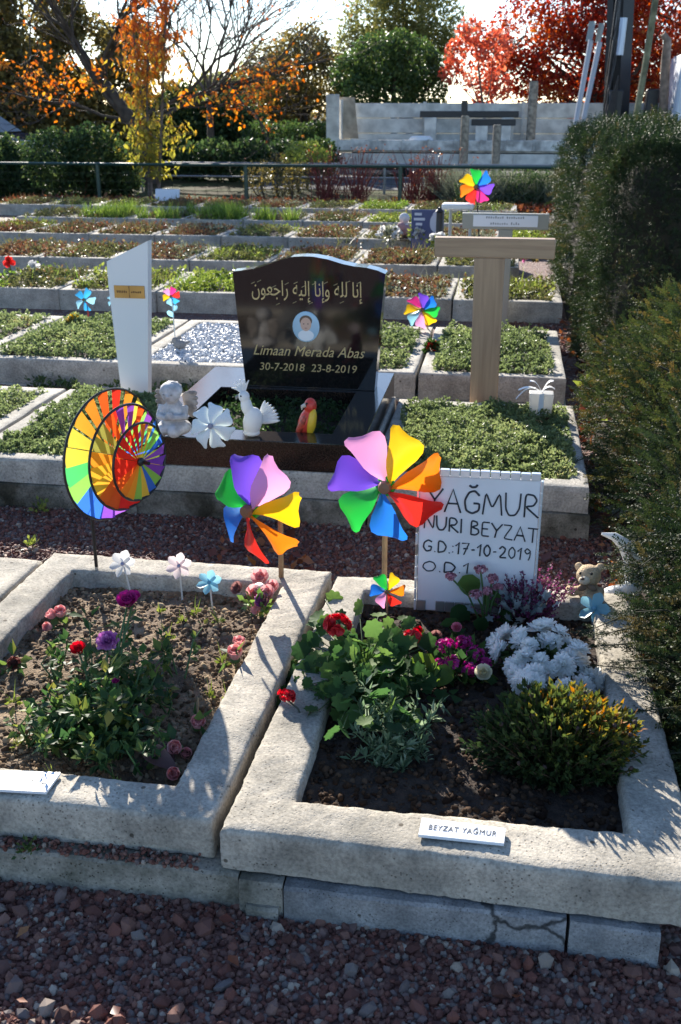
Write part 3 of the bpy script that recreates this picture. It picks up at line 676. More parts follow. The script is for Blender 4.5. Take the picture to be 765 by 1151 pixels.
for cl, n in (([(60, 105, 26), (95, 90, 18), (35, 85, 16), (20, 105, 18), (75, 70, 14), (110, 80, 12), (8, 70, 12), (50, 60, 12)], 620), ([(285, 105, 22), (250, 110, 20), (310, 88, 22), (235, 128, 12), (300, 130, 18), (330, 75, 16), (270, 85, 14), (265, 130, 14), (215, 110, 12)], 720)):
    crown(m, px_clumps(cl, 24), n, BIG, .10, gap=.46, gapscale=1.8, shell=.1, droop=.6)
sel = rng.choice(len(tp), 420); scatter(m, BIG, tp[sel], sph(420, -.4), sph(420), .085, 0)
m.build('crown', LF['orange'], t)
t = thing('bare_tree', 'bare grey tree with fine branches against the white sky', 'tree', (PY(238, 185, 29)[0], 29, 0), 'trees beyond the fence')
m = M(); tips = []; b0 = np.array(PY(238, 185, 29)); b0[2] = -.02; k1 = np.array(PY(235, 110, 29)); m.add(*tube([b0, (b0 + k1) / 2, k1], [.13, .10, .08], 8)).build('trunk', Bark, t); m = M()
for tg in [(210, 20), (240, 0), (275, 10), (300, 40), (195, 70), (260, 50)]: grow(m, k1, np.array(PY(*tg, 29)) - k1, 2.0, .045, 3, tips, .38, .12, 5, 5, .16)
m.build('branches', BarkPale, t)
# slender tree with hanging yellow leaves
t = thing('slender_tree', 'slender young tree with hanging yellow and orange leaves by the fence', 'tree', (-5.9, 19.3, 0), 'trees beyond the fence')
m = M(); st = []
for (u0, u1, u2, r) in [(172, 160, 140, .03), (178, 182, 188, .034), (168, 165, 168, .026)]:
    pts = [np.array(PY(u0, 232, 19.3)), np.array(PY(u1, 120, 19.3)), np.array(PY((u1 + u2) / 2, 40, 19.35)), np.array(PY(u2, -80, 19.4))]; pts[0][2] = -.03
    m.add(*tube(pts, [r, r * .8, r * .6, r * .2], 7)); st.append(pts)
m.build('trunk', BarkPale, t); m = M(); lp = []
for pts in st:
    for k in range(85):
        q = rng.uniform(0.25, 3); i = int(q); i = min(i, 2); a = pts[i] + (pts[i + 1] - pts[i]) * (q - i)
        e = a + np.array([rng.normal(0, .33), rng.normal(0, .3), rng.uniform(-.1, .3)]); m.add(*tube([a, (a + e) / 2, e], [.007, .005, .003], 4, cap=False))
        for w in np.linspace(.2, 1, 13): lp.append(a + (e - a) * w + rng.normal(0, .04, 3))
m.build('branches', BarkPale, t)
lp = np.array(lp); m = M(); d = sph(len(lp), -1.2)
scatter(m, T_oval(.2, .06), lp, d, sph(len(lp)), rng.uniform(.07, .16, len(lp)), 0, np.clip((lp[:, 2] - .8) / 2.2 + rng.normal(0, .22, len(lp)), 0, 1)); m.build('crown', LF['yellow'], t)
# shrubs behind the fence
shrub('clipped_hedge', 'long dark hedge beyond the fence behind the slender tree', px_clumps([(u, 178 + 6 * ((u // 20) % 2), 20) for u in range(140, 372, 20)], 25.5), 15000, BIG, .10, LF['dark'], .28, 'shrubs behind the fence', cat='hedge')
shrub('laurel_shrub', 'broad dark green shrub behind the fence at the left', px_clumps([(20, 195, 30), (60, 180, 32), (105, 175, 32), (135, 200, 24), (85, 210, 28), (0, 175, 26), (30, 215, 22), (120, 215, 22), (-30, 195, 36)], 19.9), 22000, BIG, .075, LF['dark'], .30, 'shrubs behind the fence')
for x, lab in [(-3.25, 'red twig shrub left of the truck end'), (-2.75, 'red twig shrub below the truck end'), (-1.75, 'red twig shrub right of the middle fence post'), (-1.35, 'red twig shrub near the grey green grasses')]:
    t = thing('dogwood_shrub', lab, 'shrub', (x, 19.4, 0), 'red twig shrubs behind the fence'); m = M(); q = M()
    for k in range(70):
        a = np.array([x + rng.normal(0, .1), 19.4 + rng.normal(0, .1), 0]); e = a + np.array([rng.normal(0, .22), rng.normal(0, .2), rng.uniform(.4, .95)])
        m.add(*tube([a, (a + e) / 2 + rng.normal(0, .03, 3), e], [.007, .006, .003], 4, cap=False))
        if k % 3 == 0: scatter(q, T_O, e + rng.normal(0, .04, (3, 3)), sph(3), sph(3), .045, 0)
    m.build('stems', mat('red_twig', (.16, .03, .025), .6), t); q.build('leaves', LF['litter'], t)
for x, y, r, lab in [(-.75, 19.3, .38, 'pale grass tuft left of the rainbow pinwheel'), (-.1, 19.5, .45, 'pale grass tuft behind the rainbow pinwheel'), (.5, 19.4, .45, 'pale grass tuft beside the yew hedge'), (-1.05, 20, .4, 'taller pale grass tuft behind the fence')]:
    m = M(); n = 1500; p = np.stack([x + rng.normal(0, r * .45, n), y + rng.normal(0, r * .4, n), np.zeros(n)], 1); d = sph(n, 1.3); d[:, :2] += (p[:, :2] - [x, y]) * .8
    scatter(m, T_blade(.018, .25), p, d, sph(n), rng.uniform(.3, .68, n), 0); tag(m.build('grass_tuft', LF['greygreen']), lab, 'grass', 'grass tufts behind the fence')
shrub('lavender_shrub', 'low dark grey green shrub under the rainbow pinwheel', px_clumps([(560, 215, 20), (590, 215, 22), (530, 218, 16), (612, 212, 18)], 18.9), 5000, T_kite(.1), .09, LF['dark'], .3, 'shrubs behind the fence')
shrub('variegated_shrub', 'small shrub with pale yellow leaves behind the rail fence', px_clumps([(345, 172, 14), (330, 178, 12), (360, 178, 11)], 22.2), 1800, BIG, .06, LF['lime'], .36, 'shrubs behind the fence')
shrub('clipped_hedge', 'low clipped green hedge beyond the road', px_clumps([(u, 152, 14) for u in range(286, 375, 11)], 31), 7000, BIG, .07, LF['green'], .25, 'shrubs behind the fence', cat='hedge')
shrub('twiggy_shrub', 'brownish shrub behind the fence near the slender tree', px_clumps([(310, 190, 18), (290, 200, 16), (335, 200, 16), (320, 212, 14)], 20.2), 2600, T_O, .05, LF['olive'], .4, 'shrubs behind the fence')
m = M(); n = 5200
p = np.stack([rng.uniform(-9, .9, n), rng.normal(18.6, .45, n), rng.uniform(0, .06, n)], 1); scatter(m, T_O, p, sph(n, .2), sph(n, .8), rng.uniform(.05, .11, n), 0)
n = 650; p = np.stack([rng.uniform(-2.6, .5, n), rng.choice([3.85, 3.7, 3.5], n) + rng.normal(0, .1, n), rng.uniform(.012, .03, n)], 1)
keep = fbm(p, 2.2, 3) > .58; p = p[keep]; scatter(m, T_O, p, sph(len(p), .1), sph(len(p), 1.5), rng.uniform(.03, .075, len(p)), 0)
n = 16; p = np.stack([rng.uniform(-1.0, .6, n), rng.uniform(1.2, 1.68, n), rng.uniform(.02, .026, n)], 1); scatter(m, T_O, p, sph(n) * [1, 1, .1], sph(n, 3), rng.uniform(.02, .04, n), 0)
n = 900; p = np.stack([rng.uniform(.42, 1.0, n), rng.uniform(2.6, 8.5, n), rng.uniform(.01, .04, n)], 1); scatter(m, T_O, p, sph(len(p), .1), sph(len(p), 1.2), rng.uniform(.03, .07, len(p)), 0)
tag(m.build('fallen_leaves', LF['litter']), 'reddish brown fallen leaves along the paths and under the fence', 'leaves', kind='stuff')
# small weeds on the paths
for u, v, s, lab in [(45, 575, .05, 'small green weed below the left spinner grave'), (35, 615, .04, 'tiny green weed beside the left concrete edge'), (235, 408, .05, 'pale weed beside the pebble grave'), (85, 438, .04, 'tiny weed on the path left of the white marker'), (30, 958, .03, 'weed growing at the foot of the left concrete edge')]:
    p0 = np.array(P(u, v, .01 if v < 900 else .09)); m = M(); n = 40; d = sph(n, .9); scatter(m, T_O, p0 + d * rng.uniform(.1, 1, (n, 1)) * s, d, sph(n, .6), s * .45, 0)
    tag(m.build('weed', LF['lime'] if v < 900 else LF['green']), lab, 'weed', 'weeds on the paths')
# dark weeds against the concrete of the first row behind
m = M(); n = 1500; p = np.stack([rng.uniform(-3.6, -1.2, n), rng.normal(5.85, .05, n), rng.uniform(.0, .07, n)], 1); keep = fbm(p, 2.5, 6) > .48; p = p[keep]
scatter(m, T_O, p, sph(len(p), .6), sph(len(p), .5), .035, 0); tag(m.build('ground_cover', LF['green']), 'low green weeds along the foot of the concrete edging', 'weeds', kind='stuff')
# ------------------------------------------------------------------ vehicles in the yard
TY = 26.6
def zz(v, Y=TY): return PY(382, v, Y)[2]
def xx(u, v=160, Y=TY): return PY(u, v, Y)[0]
PanelM = mat('weathered_white_panel', (.64, .61, .55), .7, var=.28, scale=4, bump=.2, bscale=20)
DirtyM = mat('dirty_white_steel', (.58, .56, .52), .6, var=.5, scale=5)
DarkSteel = mat('dark_steel', (.03, .03, .032), .45, .3)
Rubber = mat('rubber', (.02, .02, .02), .85)
WoodPost = mat('grey_weathered_wood', (.30, .25, .19), .85, var=.5, scale=12, bump=.4, bscale=50)
t = thing('flatbed_truck', 'white flatbed truck with weathered dropsides parked beyond the fence', 'truck', (-.5, TY + 1, 0))
xL = xx(378); xR = 5.2; z0n, z1n = zz(166) - .09, zz(116, TY + 2.2); zn1, zn0 = zz(166), zz(186); zd = zz(150, TY + 1)
M().add(*bbox(xL + .02, xR, TY, TY + 2.2, zn1 - .10, zn1 - .02, .01)).build('deck', DirtyM, t)
m = M(); m.add(*bbox(xL + .02, xR, TY - .06, TY - .002, zn0, zn1 - .12, .012))
for x in np.arange(xL + .8, xR, 1.15): m.add(*bbox(x, x + .05, TY - .09, TY - .062, zn0 + .03, zn1 - .14, .008))
m.build('dropside', PanelM, t)
m = M()
for x in np.arange(xL + .35, xR, .62): m.add(*bbox(x, x + .07, TY - .11, TY - .092, zn1 - .05, zz(157) + .02, .006))
m.build('latch', DirtyM, t)
m = M(); m.add(*bbox(xL + .02, xR, TY - .09, TY - .003, zn1 - .06, zz(157), .012)); m.build('side_rail', DirtyM, t)
m = M(); z0, z1 = zn1 - .09, zz(116, TY + 2.2)
for i in range(3): m.add(*bbox(xL + .05, xR, TY + 2.2, TY + 2.25, z0 + (z1 - z0) * i / 3 + .014, z0 + (z1 - z0) * (i + 1) / 3, .012))
for x in (xL + 1.9, xL + 4.4, xL + 6.9): m.add(*bbox(x, x + .09, TY + 2.16, TY + 2.198, z0, z1 + .03, .006))
m.build('dropside', PanelM, t)
m = M(); m.add(*bbox(xx(367), xx(381), TY - .08, TY + .06, zz(205), zz(106), .02)); m.build('corner_post', PanelM, t)
m = M(); m.add(*bbox(xx(380), xx(383), TY + .1, TY + 2.1, zz(157), zz(112), .01)); m.build('headboard', PanelM, t)
m = M(); V, F = box(xx(384), xx(401), TY + .25, TY + .30, zz(156), zz(109)); V[4:, 0] -= .12; V[:, 1] += np.where(V[:, 2] > 1, .12, 0); m.add(V, F).build('loose_board', mat('plywood', (.42, .34, .25), .8, var=.4, scale=4), t)
m = M(); m.add(*bbox(xx(517), xx(524), TY - .12, TY - .062, zn0 - .05, zz(113), .01)).build('stanchion', DarkSteel, t)
m = M(); m.add(*bbox(xL + .3, xR, TY + .5, TY + .62, zn0 - .12, zn1 - .11)); m.add(*bbox(xL + .3, xR, TY + 1.6, TY + 1.72, zn0 - .12, zn1 - .11)); m.build('chassis', DarkSteel, t)
for x in (-2.4, -1.3, 4.6):
    for y in (TY + .05, TY + 1.75):
        m = M(); V, F = lathe([(.12, 0), (.3, .02), (.33, .05), (.33, .25), (.3, .28), (.12, .3)], 20); V = V[:, [0, 2, 1]]; m.add(V + [x, y, .33], F); w = m.build('wheel', Rubber, t)
        V, F = lathe([(.05, -.005), (.18, -.01), (.2, .02)], 16); M().add(V[:, [0, 2, 1]] + [x, y, .33], F).build('rim', Grey, w)
# crane mast and cab of the same truck
m = M(); x0, x1 = xx(682, 80), xx(713, 80); cy = TY + 1.2
a, b = np.array(PY(693, 155, cy)), np.array(PY(703, -70, cy))
for dx, w in ((-.2, .13), (.02, .27)): m.add(*tube([a + [dx, .3, 0], b + [dx, .3, 0]], w, 4))
for k in range(7): m.add(*tube([a + [-.36, -.1 + .05 * k, .2 * k], a + [-.30 + .05 * (k % 3), -.12, 1.1 + .3 * k], a + [-.2, .1, 2.0 + .35 * k]], .02, 5))
m.add(*bbox(a[0] - .36, a[0] + .3, cy - .3, cy + .3, .75, 1.25, .03)); m.add(*bbox(a[0] - .28, a[0] + .05, cy - .22, cy + .2, 1.25, 2.0, .03))
for k in range(6): m.add(*tube([a + [-.33 + .03 * k, -.3, -.3], a + [-.36 + .05 * k, -.26, .35], a + [-.22 + .02 * k, -.24, .9 + .1 * k]], .022, 6))
m.build('crane_mast', DarkSteel, t)
M().add(*tube([PY(696, 62, cy - .15), PY(701, 20, cy - .15)], .085, 12)).build('crane_piston', mat('blue_grey_steel', (.38, .45, .58), .3, .5), t)
m = M(); cx0 = xx(752); V, F = bbox(cx0, cx0 + 1.9, TY + .1, TY + 2.1, .55, zz(62), .06); V[:, 0] += np.where(V[:, 2] > 1.6, .12, 0); m.add(V, F).build('cab', mat('pale_blue_paint', (.55, .60, .68), .3), t)
M().add(*bbox(cx0 + .25, cx0 + 1.2, TY + .06, TY + .10, 1.55, 2.15, .02)).build('side_window', mat('dark_glass', (.02, .03, .04), .08), t)
M().add(*bbox(cx0 + .1, cx0 + 1.6, TY + .03, TY + .098, .7, 1.15, .02)).build('step_panel', DarkSteel, t)
M().add(*tube([PY(744, 150, TY + .6), PY(748, 70, TY + .6), PY(750, 45, TY + .6), PY(745, 38, TY + .6)], [.11, .11, .09, .07], 10)).build('exhaust_pipe', mat('rusty_steel', (.28, .20, .15), .7, .3, var=.4), t)
M().add(*bbox(xx(727), xx(741), TY + .9, TY + 1.4, .8, zz(100), .03)).build('tool_box', DarkSteel, t)
# loose things on the truck
for u0, v0, u1, v1, lab in [(643, 147, 664, 45, 'left one of two grey shovels standing blade up on the truck'), (650, 147, 674, 47, 'right one of two grey shovels standing blade up on the truck')]:
    a = np.array(PY(u0, v0, TY + .35)); b = np.array(PY(u1, v1, TY + .5)); s = thing('shovel', lab, 'shovel', tuple(a), 'shovels standing on the truck'); a[2] = zn1 - .02
    M().add(*tube([a, b], .06, 8)).build('handle', mat('grey_paint', (.42, .44, .50), .5), s)
    d = (b - a) / np.linalg.norm(b - a); V, F = grid(lambda p, q: (( p - .5) * .28 * (1 if q < .9 else .93), .05 * (p - .5) ** 2 * 4, q * .42), 7, 6); V[:, 1] += .0
    rot = np.array(Vector(d).to_track_quat('Z', 'Y').to_matrix()); V = V @ rot.T + b - d * .02; m = M().add(V, F); m.add(V + [0, .012, 0], [f[::-1] for f in F]); m.build('blade', mat('blade_grey', (.30, .33, .32), .5, .3), s)
b = np.array(PY(738, -10, TY - .2)); a = np.array(PY(711, 152, TY - .2))
tag(M().add(*tube([a, (a + b) / 2 + [.02, 0, 0], b], .075, 8)).build('wooden_pole', mat('green_grey_wood', (.22, .21, .12), .85, var=.5, scale=5)), 'long greenish wooden pole leaning beside the crane', 'pole')
for u, v0, v1, Y, w, lab in [(523, 185, 130, 24, 4.5, 'left one of two wooden stakes before the truck side'), (559, 185, 140, 24, 4.5, 'right one of two wooden stakes before the truck side'), (600, 140, 91, 28.2, 5, 'grey wooden stake rising above the far truck side')]:
    a = PY(u, v1, Y); r = w * Y / 1178
    tag(M().add(*tube([(a[0], Y, 0), (a[0], Y, a[2] - .03), (a[0], Y, a[2])], [r, r, r * .8], 10)).build('wooden_stake', WoodPost), lab, 'stake', 'wooden stakes by the truck')
c = PY(473, 146, TY + .9); V, F = lathe([(.36, 0), (.36, .02), (.31, .05), (.24, .24), (.20, .28), (.02, .29)], 24); V[:, 0] *= 1.15
tag(M().add(V + [PY(473, 146, TY + .45)[0], TY + .45, zn1 - .018], F).build('plastic_basin', White), 'white upturned plastic basin on the truck bed', 'basin')
tag(M().add(*bbox(xx(486), xx(526), TY + .25, TY + .9, zn1 - .017, zn1 + .13, .02)).build('metal_tray', mat('galvanised', (.45, .47, .5), .45, .5)), 'low grey metal tray beside the white basin', 'tray')
for u0, u1, v, y, lab in [(472, 583, 128, 1.75, 'longer dark steel beam lying across the truck bed'), (530, 580, 137, 1.45, 'shorter dark steel beam in front of the longer one')]:
    z = zz(v, TY + y); m = M().add(*bbox(xx(u0, 128, TY + y), xx(u1, 128, TY + y), TY + y - .07, TY + y + .07, z - .08, z + .07, .01))
    for u in (u0 + 12, u1 - 12): m.add(*bbox(xx(u, 128, TY + y) - .15, xx(u, 128, TY + y) + .15, TY + y - .1, TY + y + .1, zn1 - .018, z - .082, .01), 1)
    tag(m.build('steel_beam', [DarkSteel, PanelM]), lab, 'beam', 'steel beams on the truck')
c = PY(661, 140, TY + .55); m = M(); V, F = ell((c[0], TY + .55, zn1 + .3), (.2, .18, .36), nu=16, nv=12); V += (fbm(V, 6, 3)[:, None] - .5) * .09; V[:, 2] = np.maximum(V[:, 2], zn1 - .015)
tag(m.add(V, F).build('sack', mat('dirty_sack', (.55, .52, .47), .9, var=.4)), 'pale dirty sack slumped beside the shovels', 'sack')
# car at the left edge
t = thing('parked_car', 'dark blue car parked behind the shrub at the left edge', 'car', (-13.0, 25.5, 0)); cb = mat('car_blue', (.02, .035, .09), .25, .2, coat=.8)
pr = [(-2.1, .3), (-2.12, .75), (-1.9, .95), (-1.3, 1.02), (-.75, 1.42), (.55, 1.45), (1.15, 1.02), (1.95, .88), (2.1, .6), (2.1, .3)]
V, F = prism([(x - 13.3, z) for x, z in pr], 24.7, 26.3); V[:, 1] += np.where(V[:, 2] > 1.2, np.where(V[:, 1] < 25.5, .16, -.16), 0); M().add(V, F).build('body', cb, t, sharp=30)
gl = mat('car_glass', (.35, .40, .45), .05, .0)
V, F = prism([(x - 13.3, z) for x, z in [(-1.15, 1.05), (-.72, 1.36), (.5, 1.39), (1.0, 1.05)]], 24.69, 24.70); V[:, 1] += np.where(V[:, 2] > 1.2, .13, -.005); M().add(V, F).build('side_window', gl, t)
V = np.array([(-12.12, 24.85, 1.045), (-12.12, 26.15, 1.045), (-12.70, 26.05, 1.455), (-12.70, 24.95, 1.455)]) + [.012, 0, .012]; M().add(V, [(0, 1, 2, 3)]).build('windscreen', gl, t)
for x in (-14.6, -12.0):
    for y in (24.66, 26.1):
        V, F = lathe([(.1, 0), (.29, .0), (.32, .04), (.32, .18), (.29, .2), (.1, .2)], 20); w = M().add(V[:, [0, 2, 1]] + [x, y, .32], F).build('wheel', Rubber, t)
        V, F = lathe([(.04, -.012), (.2, -.008), (.22, .0)], 14); M().add(V[:, [0, 2, 1]] + [x, y, .32], F).build('rim', Grey, w)
M().add(*bbox(-11.23, -11.18, 24.85, 25.15, .66, .78, .02)).build('headlight', White, t); M().add(*bbox(-11.23, -11.18, 25.85, 26.15, .66, .78, .02)).build('headlight', White, t)

# ------------------------------------------------------------------ grave markers
def woodmat(name, c1, c2, sx=3.0, ang=0.0):
    m, t_, b = nt(name); N = t_.nodes; L = t_.links; tc = N.new('ShaderNodeTexCoord'); mp = N.new('ShaderNodeMapping'); mp.inputs['Scale'].default_value = (sx, 8, 40 if ang else 1.6) if not ang else (1.6, 8, sx * 10)
    if not ang: mp.inputs['Scale'].default_value = (30, 8, 1.6)
    L.new(tc.outputs['Object'], mp.inputs[0]); no = N.new('ShaderNodeTexNoise'); no.inputs['Scale'].default_value = 1.6; no.inputs['Detail'].default_value = 8; no.inputs['Distortion'].default_value = .6; L.new(mp.outputs[0], no.inputs['Vector'])
    cr = N.new('ShaderNodeValToRGB'); cr.color_ramp.elements[0].position = .35; cr.color_ramp.elements[0].color = (*c2, 1); cr.color_ramp.elements[1].position = .62; cr.color_ramp.elements[1].color = (*c1, 1)
    L.new(no.outputs['Fac'], cr.inputs['Fac']); L.new(cr.outputs['Color'], b.inputs['Base Color']); b.inputs['Roughness'].default_value = .55; MATS[name] = m
    return m
OakV = woodmat('oak_upright', (.42, .275, .165), (.32, .20, .12)); OakH = woodmat('oak_beam', (.42, .275, .165), (.32, .20, .12), ang=1)
Y = 5.24; t = thing('grave_marker', 'light wooden T-shaped marker with blank crossbeam standing tallest', 'grave marker', (-.085, Y, 0), 'T-shaped grave markers')
a = PY(489, 266, Y); b = PY(623, 290, Y)
M().add(*bbox(a[0], b[0], Y - .035, Y + .035, b[2] - .003, a[2], .004)).build('crossbeam', OakH, t)
V, F = bbox(-.16, -.012, Y - .035, Y + .035, -.05, b[2] - .003, .004); V[:, 0] += np.where(V[:, 2] < .3, np.where(V[:, 0] < -.08, .012, .0), 0); M().add(V, F).build('upright', OakV, t)
Y = 8.25; t = thing('grave_marker', 'grey painted T-shaped marker with a printed white plate', 'grave marker', (-.01, Y, 0), 'T-shaped grave markers'); GP = mat('grey_green_paint', (.33, .32, .27), .5)
a = PY(520, 239, Y); b = PY(616, 258, Y); M().add(*bbox(a[0], b[0], Y - .03, Y + .03, b[2] - .003, a[2], .004)).build('crossbeam', GP, t)
c = PY(567, 300, Y)[0]; M().add(*bbox(c - .06, c + .045, Y - .028, Y + .028, -.05, b[2] - .003, .004)).build('upright', GP, t)
a = PY(532, 241.5, Y - .03); b = PY(604, 255.5, Y - .03); pl = M().add(*bbox(a[0], b[0], Y - .036, Y - .0302, b[2], a[2], .001)).build('name_plate', mat('laminated_paper', (.78, .80, .84), .25), t)
m = M(); zc = (a[2] + b[2]) / 2
for row, n in ((.024, 17), (-.02, 13)):
    for k in range(n):
        if k in (8,): continue
        x = (a[0] + b[0]) / 2 + (k - n / 2) * .017; h = rng.uniform(.008, .018); m.add(*box(x, x + .009, Y - .0372, Y - .0362, zc + row - .006, zc + row - .006 + h))
m.build('lettering', mat('grey_ink', (.25, .26, .28), .6), pl)
# white tapered marker with brass plate
Y = 5.24; pts = [PY(u, v, Y) for u, v in ((141, 450), (166, 450), (168, 270), (122, 293), (124, 320))]; pts = [(p[0], p[2]) for p in pts]; pts[0] = (pts[0][0], -.03); pts[1] = (pts[1][0], -.03)
t = thing('grave_marker', 'white tapered post with slanted top and small brass plate', 'grave marker', (-1.95, Y, 0))
V, F = prism(pts, Y - .03, Y + .03); M().add(V, F).build('post', White, t, smooth=False)
a = PY(128, 320.5, Y - .03); b = PY(163, 335.5, Y - .03); Brass = mat('brass', (.55, .32, .10), .4, .6, var=.2)
pl = M().add(*bbox(a[0], b[0], Y - .036, Y - .0302, b[2], a[2], .001)).build('name_plate', Brass, t)
m = M(); zc = (a[2] + b[2]) / 2; xc = (a[0] + b[0]) / 2
for k in list(range(-7, -1)) + list(range(1, 7)): h = rng.uniform(.007, .013); m.add(*box(xc + k * .0095, xc + k * .0095 + .0055, Y - .0372, Y - .0362, zc - .005, zc - .005 + h))
m.add(*box(xc - .001, xc + .001, Y - .0372, Y - .0362, b[2] + .004, a[2] - .004)); m.build('engraving', mat('engraved_dark', (.10, .05, .02), .7), pl)
m = M()
for z in (b[2] + .006, a[2] - .006): m.add(*ell((xc, Y - .037, z), (.003, .002, .003), nu=8, nv=5))
m.build('screw', DarkSteel, pl)
# black granite grave with headstone
Granite = mat('black_granite', (.012, .011, .011), .07, spec=.6, var=.3, scale=90); GraniteB = mat('brown_black_granite', (.022, .015, .012), .12, spec=.55, var=.6, scale=140)
GX0, GX1 = -1.475, -.53
t = near_grave('polished black granite grave on concrete with dark planting', rect(GX0 - .005, GX1 + .005, 3.95, 5.2), inset(GX0, GX1, 3.95, 5.2, .07, .07), .11, .222, .26, None, 0, 8, step=.12, amp=.008)
m = M(); border(m, rect(GX0 + .005, GX1 - .005, 3.955, 5.19), rect(GX0 + .145, GX1 - .145, 4.09, 4.78), .224, .345, .003, .3, 0); m.build('granite_frame', GraniteB, t, smooth=False)
m = M(); cover_mesh(m, GX0 + .15, GX1 - .15, 4.10, 4.77, .262, 'sedum', 900, .016, 0, .05); m.build('ground_cover', LF['dark'], t)['kind'] = 'stuff'
HY = 4.86; t = thing('headstone', 'black polished headstone with curved top, gold lettering and oval portrait', 'headstone', (-.92, HY, .345))
def hz(u, v): p = PY(u, v, HY - .05); return (p[0], p[2])
top = [(433, 308), (424, 304), (412, 301), (398, 299.5), (384, 296.5), (368, 291.5), (352, 288.5), (340, 288), (326, 289), (312, 293), (298, 298.5), (285, 302), (272, 304), (261, 305)]
ou = [hz(276, 428), hz(421, 424)] + [hz(429, 345)] + [hz(*p) for p in top] + [hz(266, 350)]
ou[0] = (ou[0][0], .347); ou[1] = (ou[1][0], .347)
V, F = prism(ou, HY - .05, HY + .05); M().add(V, F).build('stone', Granite, t, smooth=False)
Gold = mat('gold_lettering', (.50, .39, .19), .4, .35)
vis = '\ufe87\ufee7\ufe8e \ufedf\ufee0\ufeea \ufeed\ufe87\ufee7\ufe8e \ufe87\ufedf\ufef4\ufeea \ufead\ufe8d\ufe9f\ufecc\ufeee\ufee5'
def inscription(body, u0, u1, vbase, size, shear, fat=0.0, depth=.0006, fitw=True, squash=1.0):
    V, F = text_vf(body, size, shear, depth, fat=fat); a = PY(u0, vbase, HY - .05); b = PY(u1, vbase, HY - .05)
    w = V[:, 0].max() - V[:, 0].min(); V[:, 0] = (V[:, 0] - (V[:, 0].min() + w / 2)) * ((b[0] - a[0]) / w if fitw else 1); V[:, 1] *= squash
    mtx = frame_mtx(((a[0] + b[0]) / 2, HY - .0508, (a[2] + b[2]) / 2), (1, 0, 0), (0, 0, 1), (0, -1, 0))
    return M().add(*xf((V, F), mtx)).build('inscription', Gold, t, smooth=False)
ins = inscription(vis[::-1], 283, 407, 333, .085, 0, 0, squash=1.15)
m = M()
for u, v, s in [(403, 318, 1), (391, 317, 1), (377, 320, 1), (366, 318, 1), (353, 319, 1), (341, 322, 1), (332, 318, 1), (322, 319, 1), (308, 322, 1), (291, 316, 1), (284, 318, 1), (331, 340, 1), (349, 341, 1), (312, 342, 1), (384, 340, 1)]:
    p = PY(u, v, HY - .0508); m.add(*tube([(p[0] - .009, p[1], p[2] - .004), (p[0] + .009, p[1], p[2] + .005)], .0016, 5))
m.build('vowel_marks', Gold, ins)
inscription('Limaan Merada Abas', 285, 410, 400.5, 0.07, .35, 0, squash=1.0); inscription('30-7-2018  23-8-2019', 292, 401, 417.5, .05, .15, 0, squash=1.05)
c = PY(344, 367, HY - .05); V, F = lathe([(.0, 0), (.064, 0), (.064, .006), (.060, .008), (.0, .008)], 28); V = V[:, [0, 2, 1]] * [1, -1, 1.12]
po = M().add(V + [c[0], HY - .051, c[2]], F).build('portrait', mat('portrait_blue', (.38, .56, .68), .25), t)
def disc(cx, cz, rx, rz, y, n=20): a = np.arange(n) * 2 * math.pi / n; return np.stack([cx + rx * np.cos(a), np.full(n, y), cz + rz * np.sin(a)], 1), [tuple(range(n))]
m = M(); yb = HY - .0597
m.add(*disc(c[0], c[2] - .040, .038, .026, yb), 0); m.add(*disc(c[0], c[2] + .028, .030, .026, yb - .0002), 1); m.add(*disc(c[0], c[2] + .012, .026, .032, yb - .0004), 2)
for sx in (-1, 1): m.add(*disc(c[0] + sx * .010, c[2] + .014, .004, .0025, yb - .0006, 8), 1)
m.add(*disc(c[0], c[2] - .006, .007, .0022, yb - .0006, 8), 3)
m.build('picture', [mat('pic_shirt', (.75, .78, .80), .3), mat('pic_hair', (.10, .06, .04), .3), mat('pic_skin', (.60, .38, .29), .3), mat('pic_mouth', (.35, .12, .11), .3)], po, smooth=False)

# ------------------------------------------------------------------ figurines and small gifts
StoneW = mat('pale_cast_stone', (.55, .53, .52), .8, var=.35, scale=30, bump=.3, bscale=90)
def E3(x, y, z): 
    from mathutils import Euler
    return Euler((R(x), R(y), R(z))).to_matrix()
b = P(186, 496, .347); bx, by, bz = b[0] + .012, b[1] + .09, .347
pr = [ell((bx, by, bz + .035), (.072, .06, .036)), ell((bx + .012, by - .045, bz + .03), (.03, .035, .028)), ell((bx - .045, by - .03, bz + .03), (.028, .04, .028)), ell((bx, by + .004, bz + .095), (.047, .038, .06)),
      ell((bx, by - .005, bz + .14), (.02, .02, .025)), ell((bx - .004, by - .012, bz + .18), (.041, .042, .043)),
      tube([(bx - .046, by, bz + .125), (bx - .055, by - .025, bz + .085), (bx - .01, by - .055, bz + .085)], [.017, .016, .013], 8), tube([(bx + .046, by, bz + .125), (bx + .055, by - .025, bz + .085), (bx + .006, by - .055, bz + .088)], [.017, .016, .013], 8),
      ell((bx - .002, by - .056, bz + .095), (.016, .012, .02)), ell((bx - .006, by - .055, bz + .174), (.008, .008, .008))]
t = thing('angel_figurine', 'small pale stone angel kneeling with folded hands on the granite edge', 'figurine', (bx, by, bz))
M().add(*blend(pr, .0045, 3)).build('body', StoneW, t)
m = M(); V, F = ell((bx - .004, by - .006, bz + .190), (.046, .046, .036)); V += (vnoise(V, 90, 2)[:, None] - .5) * .012; m.add(V, F).build('hair', StoneW, t)
